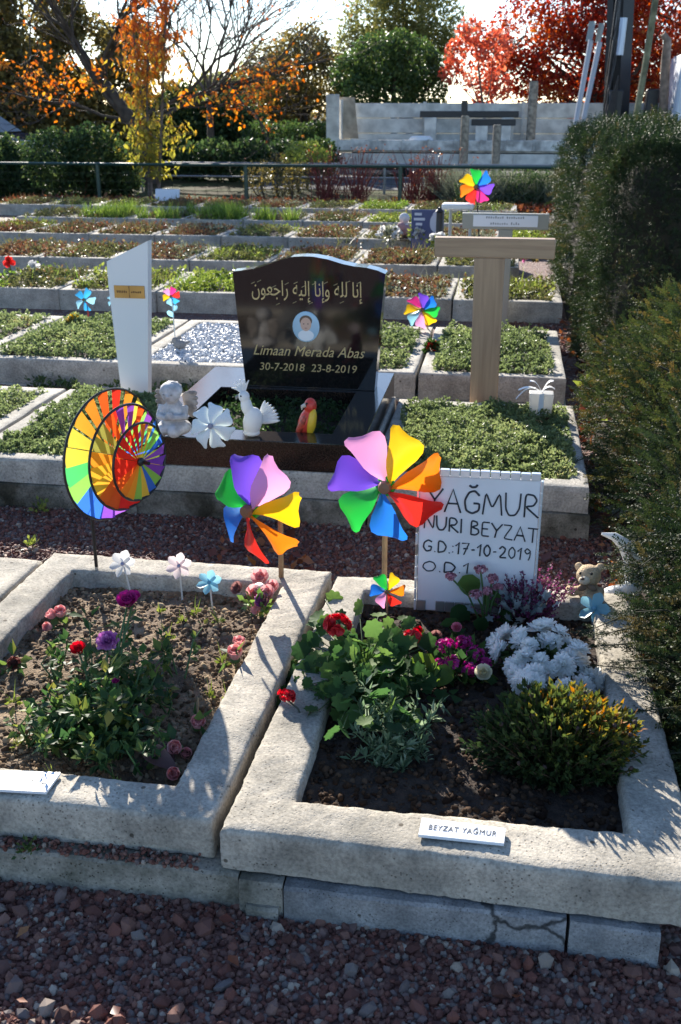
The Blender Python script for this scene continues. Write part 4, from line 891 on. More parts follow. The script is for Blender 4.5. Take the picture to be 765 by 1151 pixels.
for sx in (-1, 1):
    m = M(); 
    for k in range(6):
        a = np.array([bx + sx * .03, by + .032, bz + .125 + .006 * k]); e = np.array([bx + sx * (.075 + .013 * (1 - abs(k - 3.5) / 3.5)), by + .055, bz + .06 + .022 * k])
        m.add(*ell((a + e) / 2, (.034, .007, .015), E3(0, -math.degrees(math.atan2(e[2] - a[2], (e[0] - a[0]))), 0)))
    m.build('wing', mat('weathered_stone', (.33, .29, .26), .85, var=.4, scale=40), t)
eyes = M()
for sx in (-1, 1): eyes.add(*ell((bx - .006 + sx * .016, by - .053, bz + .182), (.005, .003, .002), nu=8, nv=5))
eyes.build('eyes', mat('dark_eye_stone', (.25, .23, .22), .9), t)  # small eye marks in a darker stone grey
# white cockatoo
b = P(281, 492, .347); bx, by, bz = b[0], b[1] + .03, .347; WF = mat('white_glaze', (.74, .76, .76), .45, trans=.15)
t = thing('cockatoo_figurine', 'white cockatoo figurine with raised crest and fanned tail', 'figurine', (bx, by, bz))
pr = [ell((bx + .005, by, bz + .06), (.04, .035, .062), E3(0, 12, 0)), ell((bx - .018, by - .002, bz + .125), (.024, .024, .042), E3(0, -8, 0)), ell((bx - .026, by - .006, bz + .165), (.024, .022, .024)), ell((bx, by, bz + .012), (.035, .03, .014))]
M().add(*blend(pr, .004, 3)).build('body', WF, t); m = M()
for k in range(6):
    a = math.radians(65 + 20 * k); s = np.array([bx - .028, by - .004, bz + .178]); e = s + np.array([math.cos(a) * .052, rng.uniform(-.01, .01), math.sin(a) * .052 + .006]); m.add(*tube([s, (s + e) / 2 + [0, 0, .006], e], [.007, .006, .002], 6))
m.build('crest', WF, t); m = M()
for k in range(8):
    a = math.radians(8 + 9 * k); s = np.array([bx + .02, by + .01, bz + .055]); e = s + np.array([math.cos(a) * .095, .02 + .004 * k, math.sin(a) * .095 - .01]); m.add(*ell((s + e) / 2, (.05, .004, .009), E3(0, -math.degrees(a), 0), nu=10, nv=7))
m.build('tail', WF, t); M().add(*tube([(bx - .047, by - .008, bz + .168), (bx - .058, by - .01, bz + .162), (bx - .058, by - .01, bz + .152)], [.008, .007, .002], 7)).build('beak', mat('grey_beak', (.2, .2, .2), .5), t)
M().add(*ell((bx - .034, by - .026, bz + .171), .0035, nu=8, nv=6)).build('eye', Rubber, t)
# red parrot
b = P(343, 497, .30); bx, by, bz = b[0], b[1] + .03, .30; PR = mat('parrot_red', (.62, .05, .03), .35); PYl = mat('parrot_yellow', (.75, .48, .03), .35)
t = thing('parrot_figurine', 'red and yellow parrot figurine standing among dark plants', 'figurine', (bx, by, bz))
pr = [ell((bx, by, bz + .075), (.036, .038, .068), E3(0, 14, 0)), ell((bx + .018, by - .004, bz + .15), (.027, .028, .034)), tube([(bx - .006, by + .01, bz + .05), (bx - .035, by + .01, bz + .01), (bx - .055, by + .01, bz - .02)], [.03, .022, .01], 8)]
M().add(*blend(pr, .004, 3)).build('body', PR, t)
M().add(*ell((bx + .026, by - .022, bz + .085), (.02, .022, .058), E3(0, 10, 20))).build('breast', PYl, t); M().add(*ell((bx - .016, by - .025, bz + .07), (.016, .018, .055), E3(0, 24, 0))).build('wing', mat('parrot_wing', (.50, .06, .03), .4, var=.6, scale=60), t)
M().add(*tube([(bx + .002, by - .024, bz + .158), (bx - .012, by - .028, bz + .152), (bx - .014, by - .028, bz + .138)], [.010, .008, .002], 8)).build('beak', mat('horn_beak', (.55, .50, .42), .4), t); M().add(*ell((bx + .008, by - .03, bz + .166), .0045, nu=8, nv=6)).build('eye', Rubber, t)
# gift box with ribbon
b = P(607, 468, .222); bx, by = b[0], b[1] + .04; t = thing('gift_box', 'small clear white gift box tied with a ribbon', 'gift box', (bx, by, .222))
m = M(); V, F = bbox(bx - .05, bx + .05, by - .04, by + .04, .224, .33, .004); V[:, 0] = bx + (V[:, 0] - bx) * (1 + (V[:, 2] - .22) * 1.5); m.add(V, F).build('box', mat('frosted_white', (.78, .76, .72), .3, trans=.4), t)
m = M()
for a, e in [((0, 0), (-.11, .01)), ((0, 0), (.05, .06)), ((0, 0), (-.06, .055)), ((0, 0), (.06, .02)), ((-.03, .02), (-.12, -.035))]:
    p0 = np.array([bx + a[0], by - .02, .335 + a[1]]); p1 = np.array([bx + e[0], by - .03, .335 + e[1]]); V, F = grid(lambda s, q: tuple(p0 + (p1 - p0) * s + np.array([0, (q - .5) * .03, .02 * math.sin(s * 3.1)])), 8, 3); m.add(V, F)
m.add(*bbox(bx - .012, bx + .012, by - .0445, by - .0405, .226, .332, .001)); m.build('ribbon', White, t)
# teddy bear
b = P(664, 690, .15); bx, by, bz = b[0] + .002, b[1] + .01, .145; Fur = mat('teddy_fur', (.66, .49, .30), .95, var=.25, scale=60, bump=.9, bscale=260)
t = thing('teddy_bear', 'beige teddy bear sitting in the back corner of the flower grave', 'teddy bear', (bx, by, bz))
S_ = 1.07; RT_ = np.array(E3(-14, -9, -14)); sc_ = lambda VF: ((VF[0] - [bx, by, bz]) @ RT_.T * S_ + [bx, by, bz + .006], VF[1])
pr = [ell((bx, by, bz + .042), (.033, .03, .044)), ell((bx - .004, by - .006, bz + .107), (.036, .034, .033)), tube([(bx - .026, by, bz + .065), (bx - .05, by - .02, bz + .062), (bx - .062, by - .03, bz + .07)], [.014, .015, .014], 8), tube([(bx + .026, by, bz + .065), (bx + .03, by - .03, bz + .05), (bx + .005, by - .042, bz + .045)], [.014, .014, .013], 8),
      ell((bx - .05, by - .03, bz + .018), (.034, .02, .02), E3(0, 0, 40)), ell((bx + .02, by - .05, bz + .014), (.018, .034, .017)), ell((bx - .033, by + .002, bz + .132), (.013, .008, .013)), ell((bx + .028, by + .004, bz + .130), (.013, .008, .013))]
M().add(*sc_(blend(pr, .0035, 3))).build('body', Fur, t)
M().add(*sc_(ell((bx - .010, by - .037, bz + .098), (.017, .013, .013)))).build('muzzle', mat('light_fur', (.74, .62, .45), .95, bump=.6, bscale=260), t); M().add(*sc_(ell((bx - .013, by - .0505, bz + .104), (.006, .003, .004), nu=10, nv=6))).build('nose', mat('brown_nose', (.10, .05, .03), .4), t)
for sx, dy in ((-.022, -.032), (.010, -.037)): M().add(*sc_(ell((bx + sx, by + dy, bz + .117), .0042, nu=8, nv=6))).build('eye', Rubber, t)
m = M()
for sx in (-1, 1): m.add(*sc_(ell((bx - .003 + sx * .014, by - .034, bz + .076), (.014, .005, .009), E3(0, sx * 20, 0))))
m.build('bow', mat('brown_bow', (.20, .13, .08), .8), t)
# white crescent ornament with sleeping lump
t = thing('crescent_ornament', 'white glazed crescent ornament half hidden behind the yew branches', 'ornament', tuple(P(705, 690, .0)))
Yc = 3.10; path = [np.array(PY(u, v, Yc)) for u, v in ((676, 600), (690, 603), (702, 612), (710, 627), (713, 648), (708, 668), (698, 684), (684, 692))]
V, F = tube(path, [.004, .014, .022, .027, .03, .03, .028, .016], 12); c0 = np.mean(path, 0); V[:, 1] = Yc + (V[:, 1] - Yc) * .8; M().add(V, F).build('crescent', WF, t)
c = PY(690, 664, Yc - .03); pr = [ell((c[0], Yc - .03, c[2] - .02), (.055, .035, .034), E3(0, -25, 0)), ell((c[0] + .045, Yc - .03, c[2] + .012), (.026, .026, .026)), ell((c[0] - .01, Yc - .02, c[2] - .06), (.045, .04, .05))]; M().add(*blend(pr, .004, 4)).build('figure', WF, t)

# ------------------------------------------------------------------ pinwheels
def plastic(name, c): return mat('plastic_' + name, c, .35, trans=.45, spec=.45)
PC = {'purple': plastic('purple', (.20, .08, .70)), 'pink': plastic('pink', (.85, .35, .62)), 'yellow': plastic('yellow', (.90, .55, .01)), 'orange': plastic('orange', (.90, .22, .01)), 'red': plastic('red', (.75, .03, .02)), 'blue': plastic('blue', (.02, .20, .75)), 'green': plastic('green', (.02, .50, .06)), 'white': plastic('white', (.75, .74, .73)), 'lightblue': plastic('lightblue', (.30, .62, .76)), 'palepink': plastic('palepink', (.78, .66, .66)), 'magenta': plastic('magenta', (.75, .04, .25)), 'cyan': plastic('cyan', (.05, .40, .75))}
Stick = mat('bamboo_stick', (.34, .22, .11), .6, var=.3, scale=20)
HubC = mat('brown_cap', (.22, .09, .045), .45)
def blade_vf(r, tw0=62, tw1=8, wide=.52, lobe=.13, nu=10, nv=6):
    """one curled sail along +x; turned about its own length, steep at the hub and almost flat at the tip"""
    rs = np.array([.06, .18, .32, .46, .60, .72, .80, .86, .94, 1.0]); hi = np.array([.03, .06, .08, .08, .06, .05, .05, .06, .07, .04]); lo = -np.array([.05, .16, .28, .38, .43, .42, .34, .20, .10, .05]) * wide / .42
    V = []
    for i in range(10):
        tw = math.radians(tw1 + (tw0 - tw1) * (1 - rs[i]) ** 1.2)
        for j in range(nv):
            s = j / (nv - 1); t_ = lo[i] + (hi[i] - lo[i]) * s; off = -.06
            y = (t_ + .15) * math.cos(tw) - .15 * 1; z = (t_ + .12) * math.sin(tw) + .10 * math.sin(math.pi * rs[i]) - .10 * rs[i] ** 2 + .09 * math.sin(math.pi * s) * (1 - rs[i] * .6)
            V.append((rs[i] * r, y * r, z * r))
    F = [(i * nv + j, (i + 1) * nv + j, (i + 1) * nv + j + 1, i * nv + j + 1) for i in range(9) for j in range(nv - 1)]
    return np.array(V), F
def pinwheel(label, hub, axis, r, cols, base, a0=90, group='colourful pinwheels', stick_r=.006, stick_m=None, hubm=None, wide=.54, name='pinwheel', tw0=62, top=None, lean=None, disc_m=None):
    hub = np.array(hub, float); base = np.array(base, float); ax = np.array(Vector(axis).normalized())
    t = thing(name, label, 'pinwheel', tuple(base), group)
    topp = np.array(top, float) if top is not None else hub - ax * r * .28
    M().add(*tube([base - [0, 0, .02], topp], stick_r, 8)).build('stick', stick_m or Stick, t)
    mtx = face_mtx(hub, ax); n = len(cols)
    for k, cn in enumerate(cols):
        m2 = mtx @ np.array(Matrix.Rotation(R(a0 - 360 * k / n), 4, 'Z')); M().add(*xf(blade_vf(r, tw0, wide=wide), m2)).build('blade', PC[cn], t)
    V, F = lathe([(.0, -.02 * r), (.15 * r, 0), (.17 * r, .10 * r), (.15 * r, .14 * r)], 18); h = M().add(*xf((V, F), mtx)).build('hub', disc_m or PC['green'], t)
    V, F = lathe([(.03 * r, -.30 * r), (.03 * r, .13 * r), (.10 * r, .15 * r), (.115 * r, .22 * r), (.09 * r, .30 * r), (.0, .31 * r)], 14); M().add(*xf((V, F), mtx)).build('cap', hubm or HubC, h)
    return t
RB = ['pink', 'yellow', 'orange', 'red', 'blue', 'green', 'purple']
pinwheel('large rainbow pinwheel on a stick beside the handwritten sign', PY(434, 545, 2.89), (-.02, -.95, .12), .178, ['yellow', 'orange', 'red', 'blue', 'green', 'purple', 'pink'], (PY(432, 655, 3.08)[0], 3.08, .0), 84, stick_r=.0085, top=PY(433, 548, 2.945))
pinwheel('large rainbow pinwheel turned sideways at the corner of the dry grave', PY(287, 571, 2.86), (-.46, -.85, .05), .176, ['purple', 'pink', 'yellow', 'orange', 'red', 'blue', 'green'], P(316, 662, .14), 128, stick_r=.0085, top=PY(315, 583, 2.95))
b = P(434, 712, .12); pinwheel('small rainbow pinwheel low among the front flowers', PY(435, 664, b[1] - .01), (.0, -.95, .2), .056, ['yellow', 'orange', 'red', 'pink', 'blue', 'green'], b, 80, stick_r=.003, wide=.55)
GX = 11.6; pinwheel('bright rainbow pinwheel far back above the white table', PY(535, 210, GX), (0, -1, .05), .19, ['green', 'blue', 'purple', 'magenta', 'red', 'orange', 'yellow'], (PY(541, 262, GX)[0], GX, .1), 110, stick_r=.008, stick_m=DarkSteel, wide=.5, tw0=30)
pinwheel('purple green and yellow pinwheel on the grave behind the headstone', PY(474, 349, 7.2), (.1, -.9, .35), .125, ['purple', 'blue', 'green', 'yellow', 'pink', 'lightblue', 'yellow', 'magenta'], (PY(486, 376, 7.25)[0], 7.25, .1), 100, stick_r=.005, wide=.5)
pinwheel('blue pinwheel with red stick left of the white marker', PY(95, 337, 7.3), (-.1, -.95, .2), .088, ['cyan', 'lightblue', 'cyan', 'lightblue', 'cyan'], (PY(100, 358, 7.3)[0], 7.3, .1), 85, stick_r=.006, stick_m=mat('red_stick', (.6, .06, .04), .5), wide=.5, tw0=40)
pinwheel('pale blue pinwheel mostly hidden behind the white marker', PY(127, 338, 7.28), (.0, -.95, .2), .05, ['lightblue'] * 5, (PY(127, 358, 7.28)[0], 7.28, .1), 85, stick_r=.004, wide=.5, tw0=40)
b = P(197, 384, .17); t = pinwheel('multicoloured pinwheel with pale blue leaves beside the pebble grave', PY(192, 333, b[1]), (.05, -.95, .1), .062, ['magenta', 'red', 'cyan', 'lightblue', 'yellow', 'pink'], b, 90, stick_r=.004, stick_m=mat('pale_stick', (.55, .6, .58), .6), wide=.55, tw0=35)
m = M()
for k in range(2): p = np.array(PY(195, 349 + 7 * k, b[1])); scatter(m, T_petal(.3, .2), p, (.4 - .8 * k, -.2, .5), (0, -1, .2), .055, 0)
m.build('leaf', PC['lightblue'], t)
# dotted white pinwheel leaning on the granite edge
b = P(240, 497, .347); t = pinwheel('white dotted pinwheel leaning on the granite edge by the cockatoo', PY(238, 479, b[1] - .02), (-.05, -.9, .25), .095, ['white'] * 7, (b[0] + .02, b[1] + .03, .347), 100, group='pale flower pinwheels', stick_r=.004, stick_m=White, hubm=mat('grey_hub', (.25, .25, .33), .4), wide=.55, tw0=40, disc_m=PC['white'])
dm, dt, db = nt('white_dotted'); N = dt.nodes; L = dt.links; tc = N.new('ShaderNodeTexCoord'); vo = N.new('ShaderNodeTexVoronoi'); vo.inputs['Scale'].default_value = 130; vo.inputs['Randomness'].default_value = .25; cr = N.new('ShaderNodeValToRGB'); cr.color_ramp.elements[0].position = .22; cr.color_ramp.elements[0].color = (.55, .70, .72, 1); cr.color_ramp.elements[1].position = .30; cr.color_ramp.elements[1].color = (.72, .78, .78, 1)
L.new(tc.outputs['Object'], vo.inputs['Vector']); L.new(vo.outputs['Distance'], cr.inputs['Fac']); L.new(cr.outputs['Color'], db.inputs['Base Color']); db.inputs['Roughness'].default_value = .4
for ch in t.children:
    if ch.name.startswith('blade'): ch.data.materials[0] = dm
# small star flower pinwheels
GreyHub = mat('mauve_hub', (.28, .26, .38), .4)
def star(label, hub, axis, r, c, base, hubm=GreyHub, n=6, a0=80):
    hub = np.array(hub, float); base = np.array(base, float); t = thing('flower_pinwheel', label, 'pinwheel', tuple(base), 'pale flower pinwheels'); ax = np.array(Vector(axis).normalized())
    M().add(*tube([base - [0, 0, .02], hub - ax * .006], .0028, 6)).build('stem', mat('pale_stem', (.62, .6, .55), .6), t)
    mtx = face_mtx(hub, ax)
    for k in range(n):
        a = R(a0 + 360 * k / n); m = M(); TV, TF = T_petal(.34, .22, .25, 4, 6)
        V = TV * r; ca, sa = math.cos(a), math.sin(a); tw = .45; V = np.stack([V[:, 0] * math.cos(tw), V[:, 1], V[:, 2] + V[:, 0] * math.sin(tw)], 1)
        V = np.stack([V[:, 1] * ca - V[:, 0] * sa, V[:, 1] * sa + V[:, 0] * ca, V[:, 2]], 1); m.add(*xf((V, TF), mtx)).build('petal', c, t)
    V, F = lathe([(0, .0), (.13 * r, .01 * r), (.15 * r, .12 * r), (.1 * r, .2 * r), (0, .22 * r)], 12); M().add(*xf((V, F), mtx)).build('hub', hubm, t)
    return t
b = P(148, 668, .14); star('white flower pinwheel beside the wind spinner stake', PY(138, 634, b[1]), (-.1, -.8, .5), .045, PC['white'], b)
b = P(205, 674, .14); star('pinkish white flower pinwheel between the white and blue ones', PY(201, 636, b[1]), (.1, -.8, .4), .042, PC['palepink'], b)
b = P(239, 684, .14); star('light blue flower pinwheel standing in the dry grave', PY(235, 655, b[1]), (.05, -.7, .6), .040, PC['lightblue'], b, hubm=mat('blue_hub', (.12, .30, .42), .4))
b = P(668, 708, .13); star('light blue flower pinwheel in front of the teddy bear', PY(668, 684, b[1]), (-.3, -.7, .5), .05, PC['lightblue'], b, hubm=PC['lightblue'], n=5)
# triple disc wind spinner
b = np.array(P(110, 657, .135)); t = thing('wind_spinner', 'triple disc rainbow wind spinner on a black stake', 'wind spinner', tuple(b))
Black = mat('black_plastic', (.012, .012, .013), .4)
fab = {k: mat('fabric_' + k, c, .7, trans=.55, spec=.15) for k, c in dict(red=(.80, .04, .02), vermilion=(.85, .13, .02), orange=(.88, .30, .03), amber=(.90, .42, .04), yellow=(.85, .68, .08), lime=(.30, .70, .12), green=(.10, .62, .18), blue=(.05, .20, .75), purple=(.26, .08, .55), violet=(.36, .12, .60), olive=(.35, .35, .08)).items()}
ax = np.array(Vector((.93, -.36, .0)).normalized()); fk = list(fab)
WH = [(PY(125, 511, b[1] - .005), .206, ['vermilion', 'orange', 'amber', 'yellow', 'yellow', 'green', 'lime', 'blue', 'blue', 'purple', 'violet', 'purple', 'violet', 'blue', 'blue', 'green', 'lime', 'yellow', 'orange', 'red']),
      (PY(142, 514, b[1] - .045), .164, ['purple', 'vermilion', 'olive', 'olive', 'orange', 'amber', 'amber', 'vermilion', 'vermilion', 'red', 'red', 'vermilion', 'orange', 'amber', 'yellow', 'lime', 'blue', 'purple', 'vermilion', 'purple']),
      (PY(157, 519, b[1] - .085), .119, ['red', 'red', 'red', 'red', 'red', 'red', 'vermilion', 'orange', 'amber', 'lime', 'yellow', 'blue', 'lime', 'purple', 'purple', 'violet', 'blue', 'lime', 'yellow', 'orange'])]
c0, c2 = np.array(WH[0][0]), np.array(WH[2][0])
M().add(*tube([b - [0, 0, .03], [b[0], b[1], .21]], .0055, 8)).build('ground_pin', mat('pale_metal', (.5, .48, .42), .4, .5), t)
M().add(*tube([[b[0], b[1], .20], [b[0], b[1], c0[2] - .02], c0 - ax * .03], .006, 8)).build('stake', Black, t)
M().add(*tube([c0 - ax * .05, c2 + ax * .035], .006, 10)).build('axle', Black, t)
for c, r, cols in WH:
    mtx = face_mtx(c, ax); m = M(); n = len(cols)
    for k, cn in enumerate(cols):
        a = R(95 + 360 * k / n); da = R(360 / n); nr = 7
        def fn(i, j):
            rr = r * (.09 + .90 * i); w = da * (.86 + .10 * i); ang = a + (j - .5) * w; return (rr * math.cos(ang), rr * math.sin(ang), (j - .5) * r * .06 * (.3 + i) + .02 * r * math.sin(math.pi * i))
        m.add(*xf(grid(fn, nr, 4), mtx), fk.index(cn))
    w = m.build('wheel', [fab[k] for k in fk], t)
    ring = [(r * math.cos(a), r * math.sin(a), 0) for a in np.linspace(0, 2 * math.pi, 65)]; V, F = tube(ring, .0042, 7, cap=False); M().add(*xf((V, F), mtx)).build('rim', Black, w)
    V, F = lathe([(0, -.006), (.012, -.005), (.014, .006), (.008, .012), (0, .013)], 14); M().add(*xf((V, F), mtx)).build('hub', Black, w)

# ------------------------------------------------------------------ handwritten sign
GL = {'Y': (.8, [[(0, 1), (.42, .5)], [(.85, 1), (.42, .5), (.30, 0)]]), 'A': (.85, [[(0, 0), (.42, 1), (.85, 0)], [(.15, .38), (.72, .38)]]), 'Ğ': (.85, [[(.8, .8), (.55, 1), (.25, .92), (.03, .55), (.12, .12), (.45, 0), (.8, .15), (.82, .45), (.5, .45)], [(.25, 1.22), (.4, 1.14), (.58, 1.16), (.68, 1.26)]]),
      'M': (1.0, [[(0, 0), (.12, 1), (.48, .25), (.86, 1), (1, 0)]]), 'U': (.8, [[(0, 1), (.03, .3), (.22, .02), (.55, .05), (.75, .35), (.78, 1)]]), 'R': (.75, [[(.06, 0), (.06, 1), (.5, .96), (.68, .74), (.5, .5), (.08, .46), (.78, 0)]]), 'N': (.8, [[(0, 0), (.05, 1), (.72, 0), (.78, 1)]]), 'I': (.15, [[(.08, 0), (.08, 1)]]),
      'B': (.7, [[(.05, 0), (.05, 1), (.48, .93), (.55, .72), (.08, .53), (.6, .42), (.66, .18), (.42, 0), (.05, 0)]]), 'E': (.6, [[(.62, 1), (.05, .98), (.03, .0), (.6, .03)], [(.05, .52), (.5, .53)]]), 'Z': (.7, [[(0, .98), (.68, 1), (.02, .02), (.72, 0)]]), 'T': (.8, [[(0, .98), (.85, 1)], [(.42, 1), (.40, 0)]]),
      'G': (.8, [[(.75, .85), (.45, 1), (.12, .75), (.05, .35), (.3, .02), (.68, .12), (.74, .45), (.45, .45)]]), 'D': (.75, [[(.05, 0), (.06, 1), (.45, .93), (.72, .55), (.55, .12), (.05, 0)]]), 'O': (.85, [[(.45, 1), (.12, .8), (.03, .42), (.3, .03), (.65, .1), (.82, .5), (.7, .88), (.42, 1)]]), '.': (.12, [[(.05, .02), (.08, .06)]]), ':': (.14, [[(.06, .12), (.08, .17)], [(.06, .6), (.08, .65)]]),
      '1': (.35, [[(0, .68), (.28, 1), (.22, 0)]]), '7': (.6, [[(0, .95), (.58, 1), (.18, 0)], [(.12, .5), (.5, .55)]]), '0': (.6, [[(.3, 1), (.05, .7), (.05, .3), (.28, 0), (.52, .25), (.55, .7), (.32, 1)]]), '2': (.6, [[(.03, .75), (.25, 1), (.52, .8), (.45, .5), (.02, .02), (.6, .05)]]), '9': (.6, [[(.52, .75), (.25, 1), (.05, .75), (.25, .5), (.52, .72), (.5, .3), (.38, 0)]]), '-': (.35, [[(.04, .45), (.3, .47)]]), ' ': (.35, [])}
def hand(m, text, x0, x1, zb, h, y, r, rise=0.0):
    gap = .16; tw = sum(GL[c][0] + gap for c in text) - gap; sx = (x1 - x0) / tw; x = 0
    for c in text:
        w, st = GL[c]
        for s in st:
            s = np.array(s, float); 
            if len(s) > 3:
                tt = np.linspace(0, len(s) - 1, len(s) * 4); s = np.stack([np.interp(tt, range(len(s)), s[:, i]) for i in (0, 1)], 1); s[1:-1] = (s[:-2] + 2 * s[1:-1] + s[2:]) / 4
            pts = [(x0 + (x + px) * sx, y, zb + pz * h + rise * (x + px) / tw) for px, pz in s]
            m.add(*tube(pts, r * rng.uniform(.85, 1.15), 6))
        x += w + gap
SY = 2.915; a = PY(472, 534, SY); b_ = PY(609, 541, SY); xl, xr = a[0], PY(608, 541, SY)[0]; zt = a[2]; zb = .152
t = thing('name_sign', 'white board with a handwritten name edged in mirror mosaic tiles', 'sign', ((xl + xr) / 2, SY, .152))
M().add(*bbox(xl, xr, SY, SY + .014, zb, zt, .003)).build('board', mat('painted_board', (.80, .78, .80), .5, var=.08, scale=6), t)
def sz(v): return PY(540, v, SY)[2]
def sx(u): return PY(u, 580, SY)[0]
m = M(); yy = SY - .0012
hand(m, 'YAĞMUR', sx(479), sx(604), sz(577), .072, yy, .0030, -.004); hand(m, 'NURI BEYZAT', sx(477), sx(606), sz(597), .045, yy, .0024, -.028); hand(m, 'G.D.:17-10-2019', sx(476), sx(600), sz(623), .038, yy, .0023, -.010); hand(m, 'O.D.1', sx(476), sx(530), sz(646), .034, yy, .0023, .002)
m.build('lettering', mat('black_marker', (.02, .025, .035), .5), t)
Mir = mat('mirror_tile', (.80, .82, .84), .18, .35); MirD = mat('dull_tile', (.33, .31, .29), .3, .5)
ts = (xr - xl) / 12
tm = M(); td = M()
for k in range(12): 
    x = xl + ts * k; tm.add(*bbox(x + .001, x + ts - .001, SY - .005, SY + .012, zt + .001, zt + .022 + rng.uniform(-.001, .001), .0015)); 
    if k % 2 == 0 or k > 2: td.add(*bbox(x + .001, x + ts - .001, SY - .0062, SY - .0005, zb + .002, zb + .036, .001))
nz = 12; hz_ = (zt - zb) / nz
for k in range(nz):
    for x, s in ((xl, -1), (xr, 1)):
        x0, x1 = (x - .008, x - .001) if s < 0 else (x + .001, x + .008); (tm if rng.random() < .85 else td).add(*bbox(x0, x1, SY - .004, SY + .013, zb + hz_ * k + .001, zb + hz_ * (k + 1) - .001, .001))
tm.build('mosaic_edge', Mir, t, smooth=False); td.build('mosaic_base', MirD, t, smooth=False)
# name plates on the edging
PlateM = mat('white_enamel', (.78, .80, .83), .3)
a = P(470, 921, .199); c = P(568, 951, .199); t = thing('name_plate', 'small white enamel name plate on the right front edging', 'name plate', tuple((a + c) / 2 - Vector((0, 0, .005))), 'name plates on the concrete edging')
pa, pb, pc_, pd = [np.array(P(u, v, .197)) for u, v in ((470, 941), (566, 951), (568, 934), (474, 922))]
def plate(parent, q, th):
    V = np.concatenate([np.array(q), np.array(q) + [0, 0, th]]); return M().add(V, [(0, 3, 2, 1), (4, 5, 6, 7), (0, 1, 5, 4), (1, 2, 6, 5), (2, 3, 7, 6), (3, 0, 4, 7)]).build('plate', PlateM, parent, smooth=False)
pp = plate(t, [pa, pb, pc_, pd], .007)
rt = Vector(pb - pa).normalized(); up = Vector(pd - pa); up = (up - rt * up.dot(rt)).normalized(); ce = (pa + pb + pc_ + pd) / 4 + np.array([0, 0, .0077])
V, F = text_vf('BEYZAT YAĞMUR', .0235, .12, .0003, spacing=1.12); V[:, 1] -= .007; V[:, 0] *= .80 * np.linalg.norm(pb - pa) / np.ptp(V[:, 0]); V[:, 0] -= (V[:, 0].max() + V[:, 0].min()) / 2; M().add(*xf((V, F), frame_mtx(ce, rt, up, rt.cross(up)))).build('lettering', mat('dark_ink', (.06, .07, .08), .5), pp, smooth=False)
t = thing('name_plate', 'white name plate with small grey flower marks on the left front edging', 'name plate', tuple(P(25, 880, .19)), 'name plates on the concrete edging')
q = [np.array(P(u, v, .195)) for u, v in ((-40, 888), (52, 893), (68, 871), (-30, 868))]; pp = plate(t, q, .007); m = M()
for u, v in ((37, 876), (49, 879)):
    p = np.array(P(u, v, .2032)); d = np.stack([np.cos(np.arange(6) * 1.047), np.sin(np.arange(6) * 1.047), np.zeros(6)], 1); scatter(m, T_kite(.3), p, d, (0, 0, 1), .007, 0); m.add(*tube([p, p + [-.002, -.012, 0]], .0006, 4))
m.build('flower_mark', mat('dark_ink', (.06, .07, .08), .5), pp)

# ------------------------------------------------------------------ small things in the far rows
def sit(u, v, z): p = P(u, v, z); return np.array(p)
b = sit(187, 232, .05); b[2] = .0; Yp = 17.9; t = thing('memorial_plaque', 'blank white plaque leaning at the foot of the slender tree', 'plaque', (PY(187, 225, Yp)[0], Yp, 0))
a0, a1 = PY(174, 231, Yp), PY(200, 213, Yp); V, F = bbox(a0[0], a1[0], Yp - .02, Yp + .02, a0[2] - .02, a1[2], .006); V[:, 1] += (V[:, 2] - a0[2]) * .35; M().add(V, F).build('panel', mat('plaque_white', (.66, .68, .72), .35), t); V, F = bbox(a0[0] + .05, a0[0] + .09, Yp + .03, Yp + .06, 0, a0[2] + .05, .004); M().add(V, F).build('foot', Grey, t)
Yb = 12.2; a0, a1 = PY(462, 257, Yb), PY(499, 236, Yb); t = thing('memorial_plaque', 'dark blue plaque with a pale figure emblem among toys', 'plaque', ((a0[0] + a1[0]) / 2, Yb, .1))
M().add(*bbox(a0[0], a1[0], Yb - .015, Yb + .015, .1, a1[2], .005)).build('panel', mat('plaque_blue', (.02, .045, .16), .3), t); m = M(); w = a1[0] - a0[0]; h = a1[2] - a0[2]
for k, (x, ln) in enumerate(((.10, .22), (.08, .34), (.14, .2))): m.add(*box(a0[0] + w * x, a0[0] + w * (x + ln), Yb - .0172, Yb - .0155, a1[2] - h * (.2 + .26 * k) - .02, a1[2] - h * (.2 + .26 * k) + .008))
cx = a0[0] + w * .74; V, F = disc(cx, a1[2] - h * .28, .03, .04, Yb - .0165, 14); m.add(V, F); V, F = disc(cx, a0[2] + h * .32, .06, .10, Yb - .0164, 16); m.add(V, F); m.build('emblem', mat('pale_print', (.45, .50, .62), .4), t, smooth=False)
Yt = 11.4; a0, a1 = PY(496, 236, Yt), PY(532, 231, Yt); t = thing('small_table', 'low white table with thin legs on a back row grave', 'table', ((a0[0] + a1[0]) / 2, Yt + .12, .1))
M().add(*bbox(a0[0], a1[0], Yt, Yt + .24, a0[2], a1[2] + .01, .012)).build('tabletop', White, t)
for x in (a0[0] + .09, a1[0] - .03):
    for y in (Yt + .03, Yt + .21): M().add(*tube([(x, y, .1), (x, y, a0[2])], .012, 8)).build('leg', mat('pale_grey_metal', (.55, .56, .58), .4, .4), t)
c = PY(491, 231, Yt + .1); t = thing('lantern', 'small dark lantern standing behind the blue plaque', 'lantern', (c[0], Yt + .6, .1)); M().add(*lathe([(.05, 0), (.05, .01), (.038, .03), (.038, .42), (.05, .43), (.02, .47), (.0, .48)], 12, (c[0], Yt + .6, .1))).build('body', DarkSteel, t); M().add(*tube([(c[0] - .03, Yt + .6, .56), (c[0], Yt + .6, .62), (c[0] + .03, Yt + .6, .56)], .005, 5)).build('handle', DarkSteel, t)
